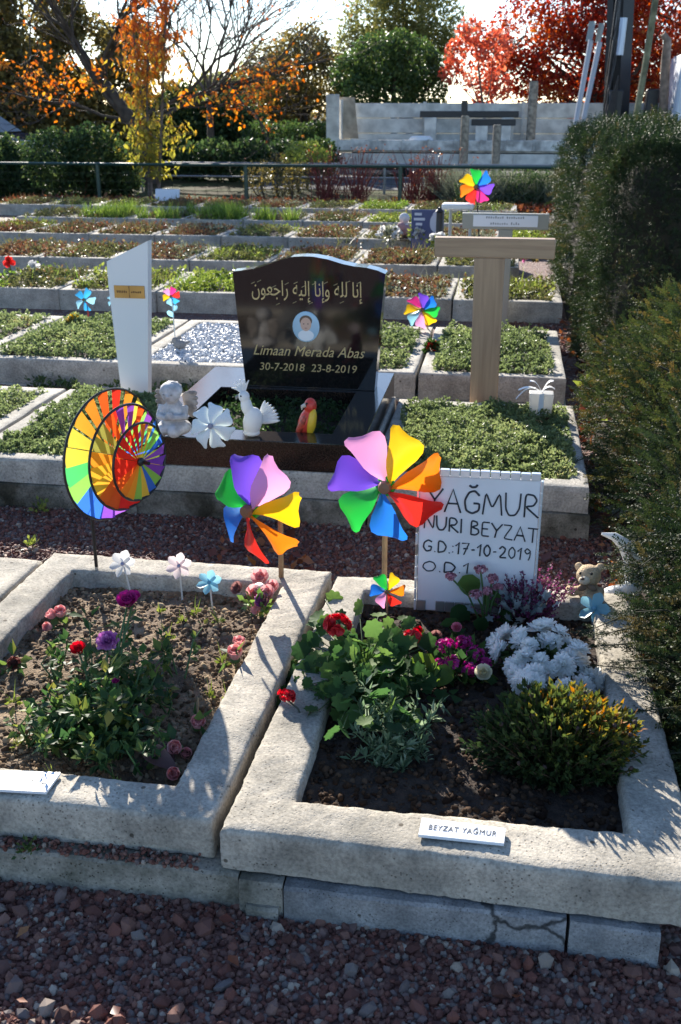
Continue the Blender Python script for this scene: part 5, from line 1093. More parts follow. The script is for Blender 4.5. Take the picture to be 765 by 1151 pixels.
b = sit(466, 278, .17); tag(M().add(*bbox(PY(446, 274, 12.05)[0], PY(487, 274, 12.05)[0], 11.7 + .62, 12.9 + .3, .172, .2, .006)).build('stone_slab', Granite), 'dark stone slab carrying the toys and the blue plaque', 'slab')
pl_m = mat('mauve_plush', (.42, .22, .22), .95, bump=.5, bscale=120); c = PY(460, 269, 12.5); pr = [ell((c[0], 12.55, .26), (.12, .09, .07)), ell((c[0] - .10, 12.5, .30), (.06, .06, .06)), ell((c[0] + .12, 12.5, .24), (.07, .05, .04))]
tag(M().add(*blend(pr, .012, 3)).build('soft_toy', pl_m), 'mauve soft toy lying on the dark slab', 'soft toy')
c = PY(453, 260, 12.5); pr = [ell((c[0], 12.62, .28), (.06, .06, .08)), ell((c[0], 12.6, .40), (.065, .06, .06))]; tag(M().add(*blend(pr, .012, 3)).build('soft_toy', mat('white_plush', (.62, .58, .58), .95)), 'small white soft toy beside the mauve one', 'soft toy')
def posy(label, p, r, leaf, fm, nf, fr, cat='flowers', name='flower_bunch', nl=120, ls=.05):
    p = np.array(p, float); t = thing(name, label, cat, tuple(p), 'flowers on the far graves'); m = M(); d = sph(nl, .5); scatter(m, T_O, p + d * rng.uniform(.2, 1, (nl, 1)) * r, d, sph(nl, .5), ls, 0); m.build('leaves', leaf, t)
    m = M()
    for k in range(nf):
        c = p + sph(1, .9)[0] * r * .95; dd = sph(9, .4); scatter(m, T_petal(.45, .3), c, dd, sph(9, .2), fr, 0)
    m.build('blossoms', fm, t); return t
posy('pale green and white posy left of the mauve toy', (PY(438, 268, 12.5)[0], 12.4, .2), .13, LF['greygreen'], PC['white'], 6, .05)
posy('white posy in front of the white table', (PY(492, 263, 11.6)[0], 11.7, .2), .11, LF['lime'], PC['white'], 7, .05)
posy('cream flowers left of the blue plaque', (PY(467, 248, 12.0)[0], 12.25, .25), .10, LF['lime'], PC['white'], 6, .045)
posy('tiny pink blossoms below the printed plate', (PY(598, 264, 10.8)[0], 11.0, .2), .08, LF['mixed'], PC['pink'], 5, .04)
posy('small red flowers between the two sedum graves', (PY(486, 384, 6.6)[0], 6.55, .18), .03, LF['green'], PC['red'], 5, .03)
posy('yellow flowers at the foot of the blue pinwheel', (PY(84, 368, 6.9)[0], 6.9, .2), .04, LF['sedum'], PC['yellow'], 4, .035)
def stem_flower(label, top, base, fm, r, group='flowers on the far graves'):
    top = np.array(top, float); base = np.array(base, float); t = thing('stem_flower', label, 'flower', tuple(base), group); M().add(*tube([base, (top + base) / 2 + [.01, 0, 0], top], .006, 6)).build('stem', mat('green_stem', (.06, .12, .03), .6), t)
    m = M(); d = sph(14, .5); scatter(m, T_petal(.5, .35), top, d, sph(14, .2), r, 0); m.build('blossom', fm, t); m = M(); scatter(m, T_O, (top * .4 + base * .6), sph(4, .6), sph(4, 1), .09, 0); m.build('leaf', LF['green'], t)
stem_flower('red artificial rose at the left edge of the second row', PY(10, 295, 9.2), (PY(12, 320, 9.2)[0], 9.2, .14), PC['red'], .055)
stem_flower('white artificial rose right of the red one', PY(38, 299, 9.1), (PY(38, 322, 9.1)[0], 9.1, .14), PC['white'], .055)
stem_flower('pink artificial flower cut off by the left edge', PY(0, 316, 9.0), (PY(2, 330, 9.0)[0], 9.0, .14), PC['pink'], .05)
b = sit(202, 392, .17); pr = [ell(b + [0, 0, .028], (.045, .03, .03)), ell(b + [-.03, 0, .055], (.02, .018, .02)), ell(b + [.045, 0, .04], (.03, .012, .01), E3(0, -20, 0))]; tag(M().add(*blend(pr, .005, 3)).build('bird_figurine', mat('grey_stone', (.22, .22, .22), .8)), 'small grey stone bird on the edge of the pebble grave', 'figurine')
b = sit(458, 560, .01); p = np.array(P(690, 578, .0)); V, F = ell(p + [0, 0, .01], (.06, .045, .03), nu=7, nv=5); tag(M().add(V, F).build('loose_stone', mat('slate_stone', (.20, .21, .22), .7), smooth=False), 'flat grey loose stone lying on the soil near the yew', 'stone')
# ------------------------------------------------------------------ flowers and plants of the two front graves
def V3(p): return np.array(p, float)
def rose_head(m, c, axis, r, mi=0, tone=.5, open_=1.0):
    ax = V3(axis) / np.linalg.norm(axis); rt = np.cross(ax, [.3, .5, .2]); rt /= np.linalg.norm(rt); w = np.cross(ax, rt)
    for n, tilt, s, o in ((3, 6, .62, .08), (4, 16, .78, .16), (5, 32, .92, .26), (6, 58, 1.0, .30)):
        tilt *= open_; a = np.arange(n) * 2 * math.pi / n + s * 9; rad = np.cos(a)[:, None] * rt + np.sin(a)[:, None] * w; tl = R(tilt)
        scatter(m, T_petal(.5, .42, .8), c + rad * r * o - ax * r * .25, ax * math.cos(tl) + rad * math.sin(tl), -rad * math.cos(tl) + ax * math.sin(tl) + ax * .01, r * s * 1.15, mi, np.clip(tone + rng.normal(0, .15, n), 0, 1))
def mum_head(m, c, axis, r, mi=0, rings=((6, 8, .5), (9, 25, .7), (13, 45, .9), (16, 68, 1.0), (18, 92, 1.0)), w=.21):
    ax = V3(axis) / np.linalg.norm(axis); rt = np.cross(ax, [.3, .5, .2]); rt /= np.linalg.norm(rt); q = np.cross(ax, rt)
    for n, tilt, s in rings:
        a = np.arange(n) * 2 * math.pi / n + rng.random() * 6; tl = R(tilt) + rng.normal(0, .12, n)[:, None]; rad = np.cos(a)[:, None] * rt + np.sin(a)[:, None] * q
        scatter(m, T_petal(w, .3, .5, 3, 4), np.repeat(c[None], n, 0) + rad * r * .06, ax * np.cos(tl) + rad * np.sin(tl), -rad * np.cos(tl) + ax * np.sin(tl), r * s * rng.uniform(.85, 1.1, n), mi)
def fm(name, stops, trans=.35): return leafmat(name, stops, rough=.55, trans=trans, spec=.25, tboost=1.2)
Mag = fm('magenta_petal', [(0, (.32, .02, .14)), (1, (.60, .06, .30))]); PinkP = fm('silk_pink_petal', [(0, (.68, .30, .30)), (1, (.88, .56, .54))]); RedP = fm('red_petal', [(0, (.45, .01, .02)), (1, (.75, .05, .06))])
Lil = fm('lilac_petal', [(0, (.40, .10, .36)), (1, (.66, .30, .58))]); WhiteP = fm('white_petal', [(0, (.80, .81, .80)), (1, (.93, .92, .88))], .65); Cream = fm('cream_petal', [(0, (.70, .62, .40)), (1, (.84, .80, .62))]); DryP = fm('faded_petal', [(0, (.22, .10, .10)), (1, (.45, .25, .22))])
RoseLeaf = leafmat('rose_leaf', [(0, (.025, .06, .025)), (.6, (.055, .11, .035)), (.88, (.12, .17, .045)), (1, (.30, .26, .06))], trans=.45, rough=.5, spec=.25)
GerLeaf = leafmat('geranium_leaf', [(0, (.03, .065, .025)), (.6, (.06, .125, .04)), (1, (.14, .22, .06))], trans=.45, rough=.65, spec=.15)
Sil = leafmat('silver_leaf', [(0, (.20, .24, .24)), (1, (.42, .48, .48))], trans=.15, rough=.8)
Dusty = leafmat('downy_grey_leaf', [(0, (.08, .12, .07)), (.6, (.17, .25, .14)), (1, (.38, .44, .30))], trans=.4, rough=.8, spec=.1)
Sep = mat('green_stem', (.06, .12, .03), .6)
def leafy_stems(t, m_st, m_lf, base, tips, T, size, per, mi=0, r=.003, spread=.02, up=.4, lo=.25):
    for e in tips:
        e = V3(e); b = V3(base) + rng.normal(0, .012, 3) * [1, 1, 0]; md = (b + e) / 2 + rng.normal(0, .015, 3) + [0, 0, .02]; m_st.add(*tube([b, md, e], [r, r * .8, r * .4], 5, cap=False))
        for s in rng.uniform(lo, 1.05, per):
            p = b * (1 - s) ** 2 + 2 * md * s * (1 - s) + e * s * s; d = sph(1, up)[0]
            scatter(m_lf, T, p + d * spread * .3, d, sph(1, .8) * .4 + [0, 0, .8], size * rng.uniform(.6, 1.25), mi)
# rose bush in the dry grave
base = P(118, 838, .14); t = thing('rose_bush', 'leafy rose bush with purple and red blooms in the dry grave', 'rose bush', tuple(base)); ms, ml = M(), M()
tips = [P(u, v, z) for u, v, z in [(75, 770, .22), (60, 800, .2), (50, 825, .18), (95, 740, .28), (130, 730, .33), (160, 745, .28), (175, 760, .24), (120, 760, .34), (150, 790, .24), (90, 800, .26), (110, 830, .2), (140, 830, .2), (70, 840, .18), (155, 815, .2), (100, 700, .3), (140, 700, .3), (185, 735, .22), (125, 790, .3)]]
leafy_stems(t, ms, ml, base, tips, T_oval(.3, .08), .036, 44, 0, .0032, .05, .2)
for u, v in ((100, 800), (120, 790), (140, 800), (90, 830), (150, 830), (110, 850), (135, 850), (75, 820), (170, 780), (60, 770), (40, 815), (60, 850), (185, 800), (30, 840), (200, 760), (160, 860), (120, 868)): leafy_stems(t, ms, ml, P(u, v, .14), [P(u, v, .14) + Vector((rng.normal(0, .04), rng.normal(0, .04), rng.uniform(.05, .12))) for _ in range(4)], T_oval(.3, .08), .028, 14)
ms.build('stems', Sep, t); ml.build('foliage', RoseLeaf, t)
for u, v, z, r, mm, kind in [(143, 677, .36, .026, Mag, 'rose'), (121, 722, .34, .028, Lil, 'mum'), (88, 731, .29, .019, RedP, 'rose'), (130, 766, .28, .009, Mag, 'rose'), (150, 672, .365, .017, Mag, 'rose')]:
    c = V3(P(u, v, z)); m = M()
    if kind == 'rose': rose_head(m, c, (.1, -.4, .9), r)
    else: mum_head(m, c, (0, -.6, .8), r, 0, ((7, 10, .6), (11, 35, .9), (14, 60, 1.0), (16, 90, 1.0)), .3)
    f = m.build('bloom', mm, t); M().add(*tube([c - [0, 0, .006], c * .7 + V3(base) * .3 + [0, 0, .02], V3(base)], [.003, .003, .004], 5)).build('flower_stalk', Sep, f)
# artificial rosebuds along the edging
def bud(label, items, leaves=0, group='silk rosebuds in the dry grave', col=None):
    p0 = V3(P(*items[0][:2], .14)); t = thing('silk_rose', label, 'artificial rose', tuple(p0), group)
    for u, v, z, r, ax in items:
        r *= 1.3; c = V3(P(u, v, z)); m = M(); rose_head(m, c, ax, r, 0, .5, .55); h = m.build('bloom', col or PinkP, t); V, F = ell(c - V3(ax) / np.linalg.norm(ax) * r * .35, (r * .5, r * .5, r * .4), nu=10, nv=7); M().add(V, F).build('calyx', Sep, h)
        a = V3(ax) / np.linalg.norm(ax); e = c - a * .05; e[2] = min(max(e[2], .13), c[2]) ; M().add(*tube([c - a * r * .5, (c + e) / 2, e], .0022, 5)).build('stalk', Sep, h)
    if leaves:
        m = M(); c = V3(P(*items[0][:3])); d = sph(leaves, .3); scatter(m, T_oval(.3, .08), c + d * .02, d, sph(leaves, .8), .045, 0); m.build('leaves', RoseLeaf, t)
    return t
bud('pair of pink silk rosebuds near the back left inner edge', [(68, 691, .165, .021, (.1, -.3, .8)), (60, 693, .16, .018, (-.5, -.2, .6)), (56, 705, .15, .016, (-.3, -.6, .4))], 5)
bud('faded dusky silk rose with green leaves at the left picture edge', [(15, 744, .165, .022, (.4, -.7, .3)), (-2, 755, .15, .018, (-.3, -.6, .4))], 9, col=DryP)
bud('two upright pink silk rosebuds against the right inner edge', [(264, 738, .185, .024, (.05, -.25, .95)), (268, 726, .185, .020, (.1, -.1, .95))], 4)
bud('single pink silk rose standing near the front right corner', [(222, 815, .175, .021, (.2, -.4, .8))], 4)
bud('three pink silk roses lying in the front right corner', [(199, 841, .17, .020, (-.1, -.7, .6)), (208, 848, .15, .016, (.3, -.5, .6)), (197, 868, .16, .018, (0, -.8, .4))], 3)
t = thing('dried_leaf', 'curled dry purple brown leaf beside the lying silk roses', 'dried leaf', tuple(P(172, 862, .15)))
m = M(); p = V3(P(196, 864, .155)); scatter(m, T_petal(.32, .45, .3, 5, 7), p, (-.9, .25, .12), (0, -.3, 1), .085, 0); scatter(m, T_petal(.3, .4, .3, 5, 7), p + [-.01, .02, 0], (-.7, .5, .15), (0, .3, 1), .06, 0); m.build('leaf', leafmat('dry_purple_leaf', [(0, (.12, .06, .06)), (1, (.22, .12, .10))], trans=.2), t)
tag(M().add(*tube([P(224, 812, .13), P(222, 800, .15), P(222, 784, .18)], .003, 6)).build('wooden_pick', Stick), 'thin wooden stick behind the single pink silk rose', 'stick')
# bunch of silk roses in the back corner
b = P(290, 690, .14); t = thing('silk_bouquet', 'bunch of pink and mauve silk roses in the back right corner', 'artificial bouquet', tuple(b))
for u, v, z, r, mm in [(293, 650, .215, .021, PinkP), (284, 668, .19, .021, PinkP), (302, 668, .20, .020, PinkP), (294, 676, .185, .017, Lil), (299, 674, .19, .018, DryP), (268, 662, .175, .016, DryP), (291, 684, .16, .017, PinkP), (306, 660, .2, .016, PinkP), (291, 662, .205, .013, WhiteP)]:
    m = M(); rose_head(m, V3(P(u, v, z)), (rng.normal(0, .3), -.6, .6), r * 1.25); m.build('bloom', mm, t)
m = M(); n = 46; d = sph(n, .6); scatter(m, T_oval(.32, .08), V3(b) + [0, 0, .02] + d * rng.uniform(.01, .05, (n, 1)), d, sph(n, .6), .03, 0); m.build('leaves', leafmat('bright_silk_leaf', [(0, (.08, .17, .04)), (1, (.22, .32, .08))], trans=.35), t)
# seedlings and clover bits in the dry soil
m = M()
for u, v in ((245, 700), (250, 745), (205, 700), (235, 785), (180, 690), (130, 885), (60, 880), (255, 790), (220, 690), (15, 790), (20, 840), (190, 720)):
    p = V3(P(u, v, .14)); n = 9; d = sph(n, .8); scatter(m, T_O, p + d * .008, d, sph(n, .6), .018, 0)
    n = 3; scatter(m, T_B, p, sph(n, 2.5), sph(n), .06, 0)
tag(m.build('seedlings', LF['lime']), 'tiny green seedlings scattered over the dry soil', 'seedlings', kind='stuff')
# red geranium
base = P(410, 775, .12); t = thing('geranium', 'red geranium with broad scalloped leaves at the left inner edge', 'geranium', tuple(base)); ms, ml = M(), M(); TL = T_lobed()
for k in range(330):
    u, v = rng.normal(408, 46), rng.normal(755, 27); u = np.clip(u, 325, 500); z = .13 + .14 * max(0, 1 - ((u - 410) / 85) ** 2) * rng.uniform(.35, 1.1); p = V3(P(u, v, z)); d = p - V3(base); d[2] = .02; d = d / (np.linalg.norm(d) + .01) + rng.normal(0, .5, 3)
    scatter(ml, TL, p, d, np.array([0, -.35, 1.0]) + rng.normal(0, .35, 3), rng.uniform(.032, .066), 0); ms.add(*tube([V3(base) + rng.normal(0, .02, 3) * [1, 1, 0], (p + V3(base)) / 2 + [0, 0, .03], p], .0016, 4, cap=False))
ms.build('stems', Sep, t); ml.build('foliage', GerLeaf, t)
for u, v, z, r in [(379, 703, .30, .030), (322, 782, .215, .019), (463, 716, .24, .022)]:
    c = V3(P(u, v, z)); m = M(); n = int(44 * (r / .03) ** 1.4); d = sph(n, .35)
    for q in d:
        cc = c + q * r * rng.uniform(.45, 1.05) * np.array([1.1, 1, .85]); a = np.arange(5) * 1.2566 + rng.random() * 6; rt = np.cross(q, [.2, .9, .1]); rt /= np.linalg.norm(rt); w = np.cross(q, rt); rad = np.cos(a)[:, None] * rt + np.sin(a)[:, None] * w
        scatter(m, T_petal(.5, .2, .8, 3, 4), np.repeat(cc[None], 5, 0), rad + q * .35, q, r * .46, 0)
    f = m.build('bloom', RedP, t); bb = V3(P(u + 26, v + 45, .14)); M().add(*tube([bb, (bb + c) / 2 + [0, 0, .02], c - [0, 0, r * .6]], .0028, 6)).build('flower_stalk', mat('dark_stalk', (.05, .05, .03), .6), f)
# downy grey green plant in front
base = P(440, 868, .12); t = thing('downy_plant', 'downy grey green leafy plant at the front of the dark soil', 'plant', tuple(base)); ms, ml = M(), M()
tips = [P(u, v, z) for u, v, z in [(402, 790, .25), (412, 775, .29), (425, 800, .24), (440, 790, .27), (455, 800, .25), (470, 790, .24), (485, 805, .22), (495, 790, .22), (400, 825, .2), (415, 840, .18), (435, 835, .2), (455, 840, .19), (475, 838, .18), (395, 855, .15), (425, 865, .14), (450, 868, .14), (480, 855, .15), (408, 800, .24), (460, 818, .22)]]
leafy_stems(t, ms, ml, base, tips, T_oval(.15, .05), .030, 40, 0, .003, .02, .6)
ms.build('stems', Dusty, t); ml.build('foliage', Dusty, t)
# yellow tipped bush
base = P(625, 880, .12); t = thing('low_bush', 'rounded green bush with yellow and orange shoot tips in the front right corner', 'bush', tuple(base)); ms, ml = M(), M()
BushL = leafmat('yellow_tip_leaf', [(0, (.025, .042, .018)), (.5, (.05, .078, .025)), (.78, (.10, .125, .03)), (.93, (.28, .21, .035)), (1, (.38, .15, .03))], trans=.4, rough=.6, spec=.2)
bc = V3(P(626, 838, .20)); n = 720; d = sph(n, .35); d = d[d[:, 2] > -.25]; e = bc + d * np.array([.20, .135, .13]) * rng.uniform(.75, 1.08, (len(d), 1))
for p, q in zip(e, d):
    s = V3(base) * .5 + bc * .5 + q * .03; s[2] = max(s[2] - .04, .12); md = (s + p) / 2 + rng.normal(0, .006, 3); ms.add(*tube([s, md, p], [.002, .0016, .001], 4, cap=False))
    k = 27; w = rng.uniform(.3, 1.05, k); pp = s + (p - s) * w[:, None]; ld = q * .9 + sph(k) * .8 + [0, 0, .3]
    scatter(ml, T_oval(.24, .06), pp, ld, sph(k, .3), .019 * rng.uniform(.7, 1.2, k), 0, np.clip((w - .55) * .9 + (q[2] - .1) * .35 + q[0] * .28 + rng.normal(.05, .13, k), 0, 1))
for pq in e[::14]: ml.add(*ell(pq + [0, 0, .006], (.0055, .0055, .0055), nu=8, nv=6), 1)
ms.build('stems', Twig, t); ml.build('foliage', [BushL, mat('dry_seed', (.06, .035, .03), .9)], t)
# white chrysanthemum
base = P(612, 775, .12); t = thing('chrysanthemum', 'large white chrysanthemum plant covered with ruffled blooms', 'chrysanthemum', tuple(base)); bc = V3(P(608, 752, .165)); ml = M(); n = 420; d = sph(n, .3); scatter(ml, T_oval(.4, .1), bc + d * [.105, .10, .065] * rng.uniform(.5, 1, (n, 1)), d, sph(n, .6), .035, 0); ml.build('foliage', LF['dark'], t)
pts = []
for u, v in [(556, 722), (570, 712), (585, 708), (600, 710), (615, 706), (630, 712), (565, 728), (582, 722), (598, 726), (590, 738), (580, 750), (592, 755), (606, 742), (622, 728), (636, 722), (648, 728), (655, 740), (660, 752), (648, 758), (638, 770), (652, 772), (626, 752), (614, 756), (600, 768), (586, 768), (577, 760), (560, 738), (612, 722), (640, 738), (663, 765), (604, 780), (628, 776)]:
    u += rng.normal(0, 3); v += rng.normal(0, 3); hgt = rng.normal(0, .008) + .25 - .05 * (((u - 608) / 60) ** 2) - .035 * max(0, (v - 735) / 40); pts.append((u, v, hgt))
for u, v, z in pts:
    c = V3(P(u, v, z)); ax = (c - bc) / [.11, .11, .08]; ax[2] = abs(ax[2]) + .3; m = M(); mum_head(m, c, ax + rng.normal(0, .35, 3), .032 * rng.uniform(.75, 1.15)); m.build('bloom', WhiteP, t)
c = V3(P(672, 758, .15)); m = M(); mum_head(m, c, (.7, -.5, .2), .022); m.build('bloom', WhiteP, t)
# magenta kalanchoe
def cluster(m, c, r, n, pr, mi=0, flat=.6):
    d = sph(n, .5); 
    for q in d:
        cc = c + q * r * rng.uniform(.4, 1.05) * np.array([1, 1, flat]); a = np.arange(4) * 1.5708 + rng.random() * 6; rt = np.cross(q, [.2, .9, .1]); rt /= np.linalg.norm(rt); w = np.cross(q, rt); rad = np.cos(a)[:, None] * rt + np.sin(a)[:, None] * w
        scatter(m, T_petal(.45, .15, .7, 3, 4), np.repeat(cc[None], 4, 0), rad + q * .3, q, pr, mi)
base = P(515, 765, .12); t = thing('kalanchoe', 'magenta flowered kalanchoe with a broad yellow green leaf', 'kalanchoe', tuple(base)); m = M(); n = 150; d = sph(n, .5); scatter(m, T_oval(.4, .1), V3(base) + [0, -.02, .03] + d * rng.uniform(.01, .10, (n, 1)) * [.8, 1.3, .6], d, sph(n, .6), rng.uniform(.03, .05, n), 0); m.build('foliage', GerLeaf, t)
for u, v, z, r in [(500, 725, .22, .026), (520, 722, .225, .026), (535, 735, .21, .026), (510, 745, .20, .028), (528, 752, .19, .026), (495, 748, .19, .022), (545, 745, .195, .02)]:
    m = M(); cluster(m, V3(P(u, v, z)), r, 34, .0085); m.build('bloom', Mag, t)
m = M(); scatter(m, T_petal(.45, .2, .6, 5, 6), V3(P(472, 765, .16)), (.1, .5, .5), (-.2, -.8, .6), .075, 0); scatter(m, T_petal(.45, .2, .6, 5, 6), V3(P(490, 770, .16)), (.4, .3, .5), (0, -.8, .6), .06, 0); m.build('leaf', leafmat('backlit_leaf', [(0, (.12, .20, .03)), (1, (.18, .27, .05))], trans=.5), t)
def single(label, u, v, z, r, mm, cat='rose', name='rose', kind='rose'):
    c = V3(P(u, v, z)); b = V3(P(u, v + 12, .12)); b[2] = .11; t = thing(name, label, cat, tuple(b), 'single flowers in the dark soil'); m = M(); rose_head(m, c, (0, -.6, .7), r); m.build('bloom', mm, t); M().add(*tube([b, c - [0, 0, r * .3]], .0025, 5)).build('stalk', Sep, t); m = M(); d = sph(7, .5); scatter(m, T_oval(.3, .08), c * .5 + b * .5, d, sph(7, .6), .035, 0); m.build('leaves', RoseLeaf, t)
single('cream white rose between the magenta blooms and the white chrysanthemum', 543, 757, .20, .021, Cream)
single('small pink rose in front of the mosaic sign', 513, 706, .20, .014, fm('rose_pink', [(0, (.65, .15, .25)), (1, (.80, .35, .40))]))
single('dark red rose behind the geranium, below the sign', 490, 716, .19, .016, DryP)
single('small crimson flower just left of the dark red rose', 470, 709, .18, .012, RedP)
# tall pink kalanchoe, heather, silver ragwort
base = P(545, 712, .12); t = thing('stonecrop', 'tall stonecrop with dusky pink flower heads before the sign', 'stonecrop', tuple(base)); ms, ml = M(), M(); 
for u, v, z, r in [(507, 648, .30, .018), (540, 640, .32, .022), (553, 650, .30, .022), (535, 668, .26, .022), (548, 664, .27, .018), (560, 660, .27, .016)]:
    c = V3(P(u, v, z)); m = M(); cluster(m, c, r * .9, 70, .0055, 0, .6); f = m.build('bloom', fm('dusky_pink', [(0, (.34, .12, .17)), (1, (.62, .32, .36))]), t); ms.add(*tube([V3(base), (V3(base) + c) / 2 + [.0, 0, .03], c - [0, 0, .005]], .003, 5))
for u, v, z, s, dx in [(530, 660, .24, .09, -.15), (548, 672, .22, .07, .3), (525, 690, .17, .08, -.5), (560, 690, .17, .06, .5), (520, 705, .14, .085, -.9), (540, 700, .17, .06, 0), (536, 650, .25, .07, .2)]: scatter(ml, T_petal(.38, .15, .5, 5, 6), V3(P(u, v + 10, z - .03)), (dx, -.2, .8), (0, -.9, .3), s, 0)
ms.build('stems', Sep, t); ml.build('foliage', GerLeaf, t)
base = P(592, 705, .12); t = thing('heather', 'purple heather spikes in front of the sign board', 'heather', tuple(base)); ms, ml = M(), M(); hp = leafmat('heather_flower', [(0, (.08, .02, .05)), (.5, (.19, .04, .12)), (1, (.32, .09, .21))], trans=.3)
for k in range(190):
    e = V3(base) + np.array([rng.normal(0, .045), rng.normal(0, .035), rng.uniform(.08, .19)]); e[:2] += (e[:2] - V3(base)[:2]) * .4; b = V3(base) + rng.normal(0, .014, 3) * [1, 1, 0]; ms.add(*tube([b, (b + e) / 2 + [0, 0, .01], e], [.0015, .0012, .0008], 4, cap=False))
    kk = 34; w = rng.uniform(.35, 1, kk); scatter(ml, T_oval(.4, .1), b + (e - b) * w[:, None], sph(kk, .4), sph(kk), .0085, 0)
ms.build('stems', Twig, t); ml.build('flower_spikes', hp, t)
base = P(592, 712, .12); t = thing('silver_ragwort', 'silver grey ragwort with felted leaves beside the heather', 'ragwort', tuple(base)); ml = M(); TLs = T_lobed(5, .45, .25)
for k in range(75): d = sph(1, .7)[0]; p = V3(base) + d * rng.uniform(.02, .07) * np.array([1.4, .8, 1.2]) + [rng.normal(-.02, .025), 0, .05]; scatter(ml, TLs, p, d + [0, 0, .4], sph(1, .5)[0] + [0, -.5, .4], [[.024, .045, .03]], 0)
ml.build('foliage', Sil, t)
# ------------------------------------------------------------------ yews on the right
def spray_T(n=13, L=1.0):
    V = []; F = []
    for i in range(n):
        s = .08 + .9 * i / (n - 1); ln = .26 * (1 - .55 * s) * (.8 if i == 0 else 1)
        for sd in (-1, 1):
            b = np.array([0, s, 0]); zt = (.12, .75, -.35, .45, -.1)[(i * 2 + (sd > 0)) % 5]; d = np.array([sd * .80, .5, zt]); d /= np.linalg.norm(d); w = np.array([-d[1] * sd, d[0] * sd, .5 * (i % 3 - 1)]) * .036; k = len(V)
            V += [b, b + d * ln * .5 + w, b + d * ln, b + d * ln * .5 - w]; F += [(k, k + 1, k + 2), (k, k + 2, k + 3)]
    k = len(V); V += [(-.012, 0, 0), (.012, 0, 0), (0, 1.0, 0)]; F.append((k, k + 1, k + 2))
    return np.array(V, float), np.array(F)
SPR = spray_T(); SPR2 = spray_T(8)
def yew_block(label, x0, x1, y0, y1, z1, n, size, leaf, taper=.12, rag=.10, T=SPR2, name='yew_hedge', wob=.25):
    t = thing(name, label, 'hedge', ((x0 + x1) / 2, (y0 + y1) / 2, 0), 'dark yews along the right side'); m = M(); c = np.array([(x0 + x1) / 2, (y0 + y1) / 2, z1 * .5]); h = np.array([x1 - x0, y1 - y0, z1]) / 2
    p = rng.uniform(-1, 1, (n, 3)); ax = rng.choice(3, n, p=[.42, .33, .25]); sg = rng.choice([-1, 1], n); sg[ax == 2] = np.where(rng.random((ax == 2).sum()) < .9, 1, -1); dep = 1 - np.abs(rng.normal(0, .10, n)); p[np.arange(n), ax] = sg * dep
    nrm = np.zeros((n, 3)); nrm[np.arange(n), ax] = sg
    # rounded corners and bulges
    ln = (np.abs(p) ** 5).sum(1) ** .2; p = p / np.maximum(ln, 1)[:, None]; q = c + p * h; q[:, :2] = c[:2] + (q[:, :2] - c[:2]) * (1 + taper * (.5 - q[:, 2:3] / z1)); bl = fbm(q, 2.6, 11) - .5
    q += nrm * (bl[:, None] * wob) + (fbm(q, 7, 3)[:, None] - .5) * .16 * nrm
    keep = fbm(q, 3.4, 21) > .30; q = q[keep]; nrm = nrm[keep]; k = len(q)
    d = nrm * .8 + sph(k) * .75 + [0, 0, .35]; scatter(m, T, q - nrm * size * .4, d, nrm + sph(k) * .5, size * rng.uniform(.6, 1.35, k), 0, np.clip(rng.normal(.45, .22, k) + bl[keep] * 1.4, 0, 1))
    m.build('foliage', LF[leaf], t); m = M()
    for j in range(26): a = np.array([rng.uniform(x0 + .15, x1 - .15), rng.uniform(y0 + .1, y1 - .1), -.02]); e = c + rng.uniform(-.8, .8, 3) * h; e[2] = z1 * rng.uniform(.5, .95); m.add(*tube([a, (a + e) / 2 + rng.normal(0, .06, 3), e], [.022, .015, .005], 5, cap=False))
    V, F = ell(c, h * [.74, .8, .86], nu=24, nv=16); V += (fbm(V, 4, 2)[:, None] - .5) * .22; m.add(V, F); m.build('branches', mat('yew_wood_shade_core', (.03, .024, .014), .95, var=.4, scale=14), t)  # branches also hold a dark solid core, added to block light through gaps
    return t
yew_block('tall clipped yew hedge block at the right, nearer of two', .50, 1.42, 6.35, 7.9, 1.47, 26000, .056, 'yew')
yew_block('narrower yew hedge block behind the tall one at its left', .42, 1.5, 8.6, 11.2, 1.50, 11000, .085, 'yew')
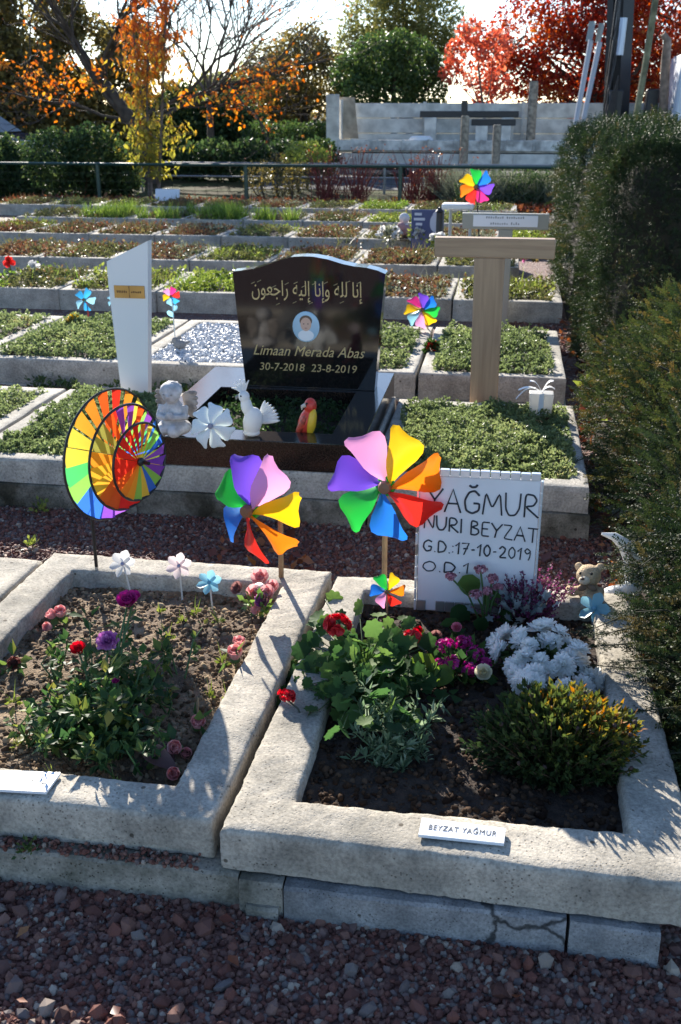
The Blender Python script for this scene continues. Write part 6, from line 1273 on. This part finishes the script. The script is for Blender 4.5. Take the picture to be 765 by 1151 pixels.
def yew_bush(label, clumps, n, size, leaf, shoots):
    cs = np.array([c for c, _ in clumps]); t = thing('yew_bush', label, 'yew bush', (cs[:, 0].mean(), cs[:, 1].mean(), 0), 'dark yews along the right side'); m = M(); ms = M(); vol = np.array([np.prod(np.broadcast_to(r, 3)) for _, r in clumps]); cnt = (n * vol ** .67 / (vol ** .67).sum()).astype(int)
    for (c, r), k in zip(clumps, cnt):
        r = np.broadcast_to(np.asarray(r, float), (3,)); c = np.array(c); v = sph(k, .15); p = c + v * r * (rng.uniform(.35, 1.08, (k, 1)) ** .5); keep = (fbm(p, 5, 8) > .36) & (p[:, 2] > .02); p = p[keep]; v = v[keep]
        scatter(m, SPR, p, v * .9 + sph(len(p)) * .6 + [-.25, -.1, .15], sph(len(p), 1.0), size * rng.uniform(.6, 1.3, len(p)), 0)
        for q in range(10): e = c + sph(1, .2)[0] * r * .9; b = np.array([c[0] + .12, c[1], -.02]); ms.add(*tube([b, (b + c) / 2, c, e], [.014, .012, .008, .003], 5, cap=False))
    for a, e, k in shoots:
        a = V3(a); e = V3(e); md = (a + e) / 2 + [0, 0, .04]; ms.add(*tube([a, md, e], [.0035, .0025, .001], 5, cap=False)); k = int(k * 1.9)
        s = rng.uniform(-.1, 1, k); p = a * ((1 - s) ** 2)[:, None] + 2 * md * (s * (1 - s))[:, None] + e * (s * s)[:, None]; d = (e - a) / np.linalg.norm(e - a); sd = np.cross(d, [0, 0, 1]); sd /= np.linalg.norm(sd); w = rng.choice([-1, 1], k)
        scatter(m, SPR, p, d * .9 + sd * (w * .8)[:, None] + rng.normal(0, .2, (k, 3)), np.array([0, 0, 1]) + rng.normal(0, .35, (k, 3)), size * .8 * rng.uniform(.6, 1.2, k) * (1.1 - .5 * s), 0)
    m.build('foliage', LF[leaf], t); ms.build('branches', mat('dark_yew_twig', (.035, .035, .018), .9), t)
    return t
yew_bush('loose spreading yew leaning over the right concrete edge', [((.60, 3.0, .24), (.20, .38, .26)), ((.56, 2.55, .22), (.15, .30, .22)), ((.66, 2.25, .14), (.18, .32, .24)), ((.72, 2.75, .42), (.24, .42, .24)), ((.74, 3.5, .32), (.27, .42, .34)), ((.60, 2.1, .06), (.11, .22, .15)), ((.92, 2.6, .3), (.25, .6, .4))], 8200, .060, 'yew',
         [((.56, 2.95, .32), PY(686, 640, 2.8), 40), ((.56, 2.8, .26), P(652, 713, .26), 46), ((.54, 2.7, .22), P(664, 716, .24), 40), ((.54, 2.6, .2), P(652, 728, .235), 34), ((.54, 2.5, .2), P(685, 745, .25), 36), ((.54, 2.45, .18), P(668, 748, .22), 26), ((.6, 3.1, .38), PY(680, 625, 2.95), 30), ((.62, 2.3, .2), P(712, 800, .22), 34), ((.6, 2.9, .42), PY(692, 655, 2.8), 36), ((.6, 2.6, .3), PY(690, 690, 2.6), 36), ((.6, 2.2, .14), P(735, 850, .18), 26)])
yew_bush('yellowish spreading yew between the hedge block and the nearer yew', [((.74, 4.2, .28), (.32, .5, .34)), ((.62, 4.9, .22), (.26, .45, .28)), ((.86, 4.6, .48), (.36, .5, .32)), ((.76, 5.6, .26), (.32, .5, .30)), ((.58, 4.1, .14), (.2, .35, .2)), ((.92, 3.9, .45), (.32, .4, .34)), ((1.0, 5.2, .5), (.4, .6, .35))], 10500, .060, 'yewy',
         [((.64, 4.3, .3), PY(645, 520, 4.25), 30), ((.64, 4.1, .25), PY(652, 545, 4.0), 30), ((.64, 4.8, .3), PY(655, 470, 4.75), 26)])
m = M(); n = 34; p = np.stack([rng.uniform(.45, .75, n), rng.uniform(5.4, 6.2, n), rng.uniform(.02, .2, n)], 1); scatter(m, T_O, p, sph(n, .4), sph(n, .6), .07, 0); tag(m.build('weeds', LF['lime']), 'bright leaves growing between the yews and the paths', 'weeds', kind='stuff')
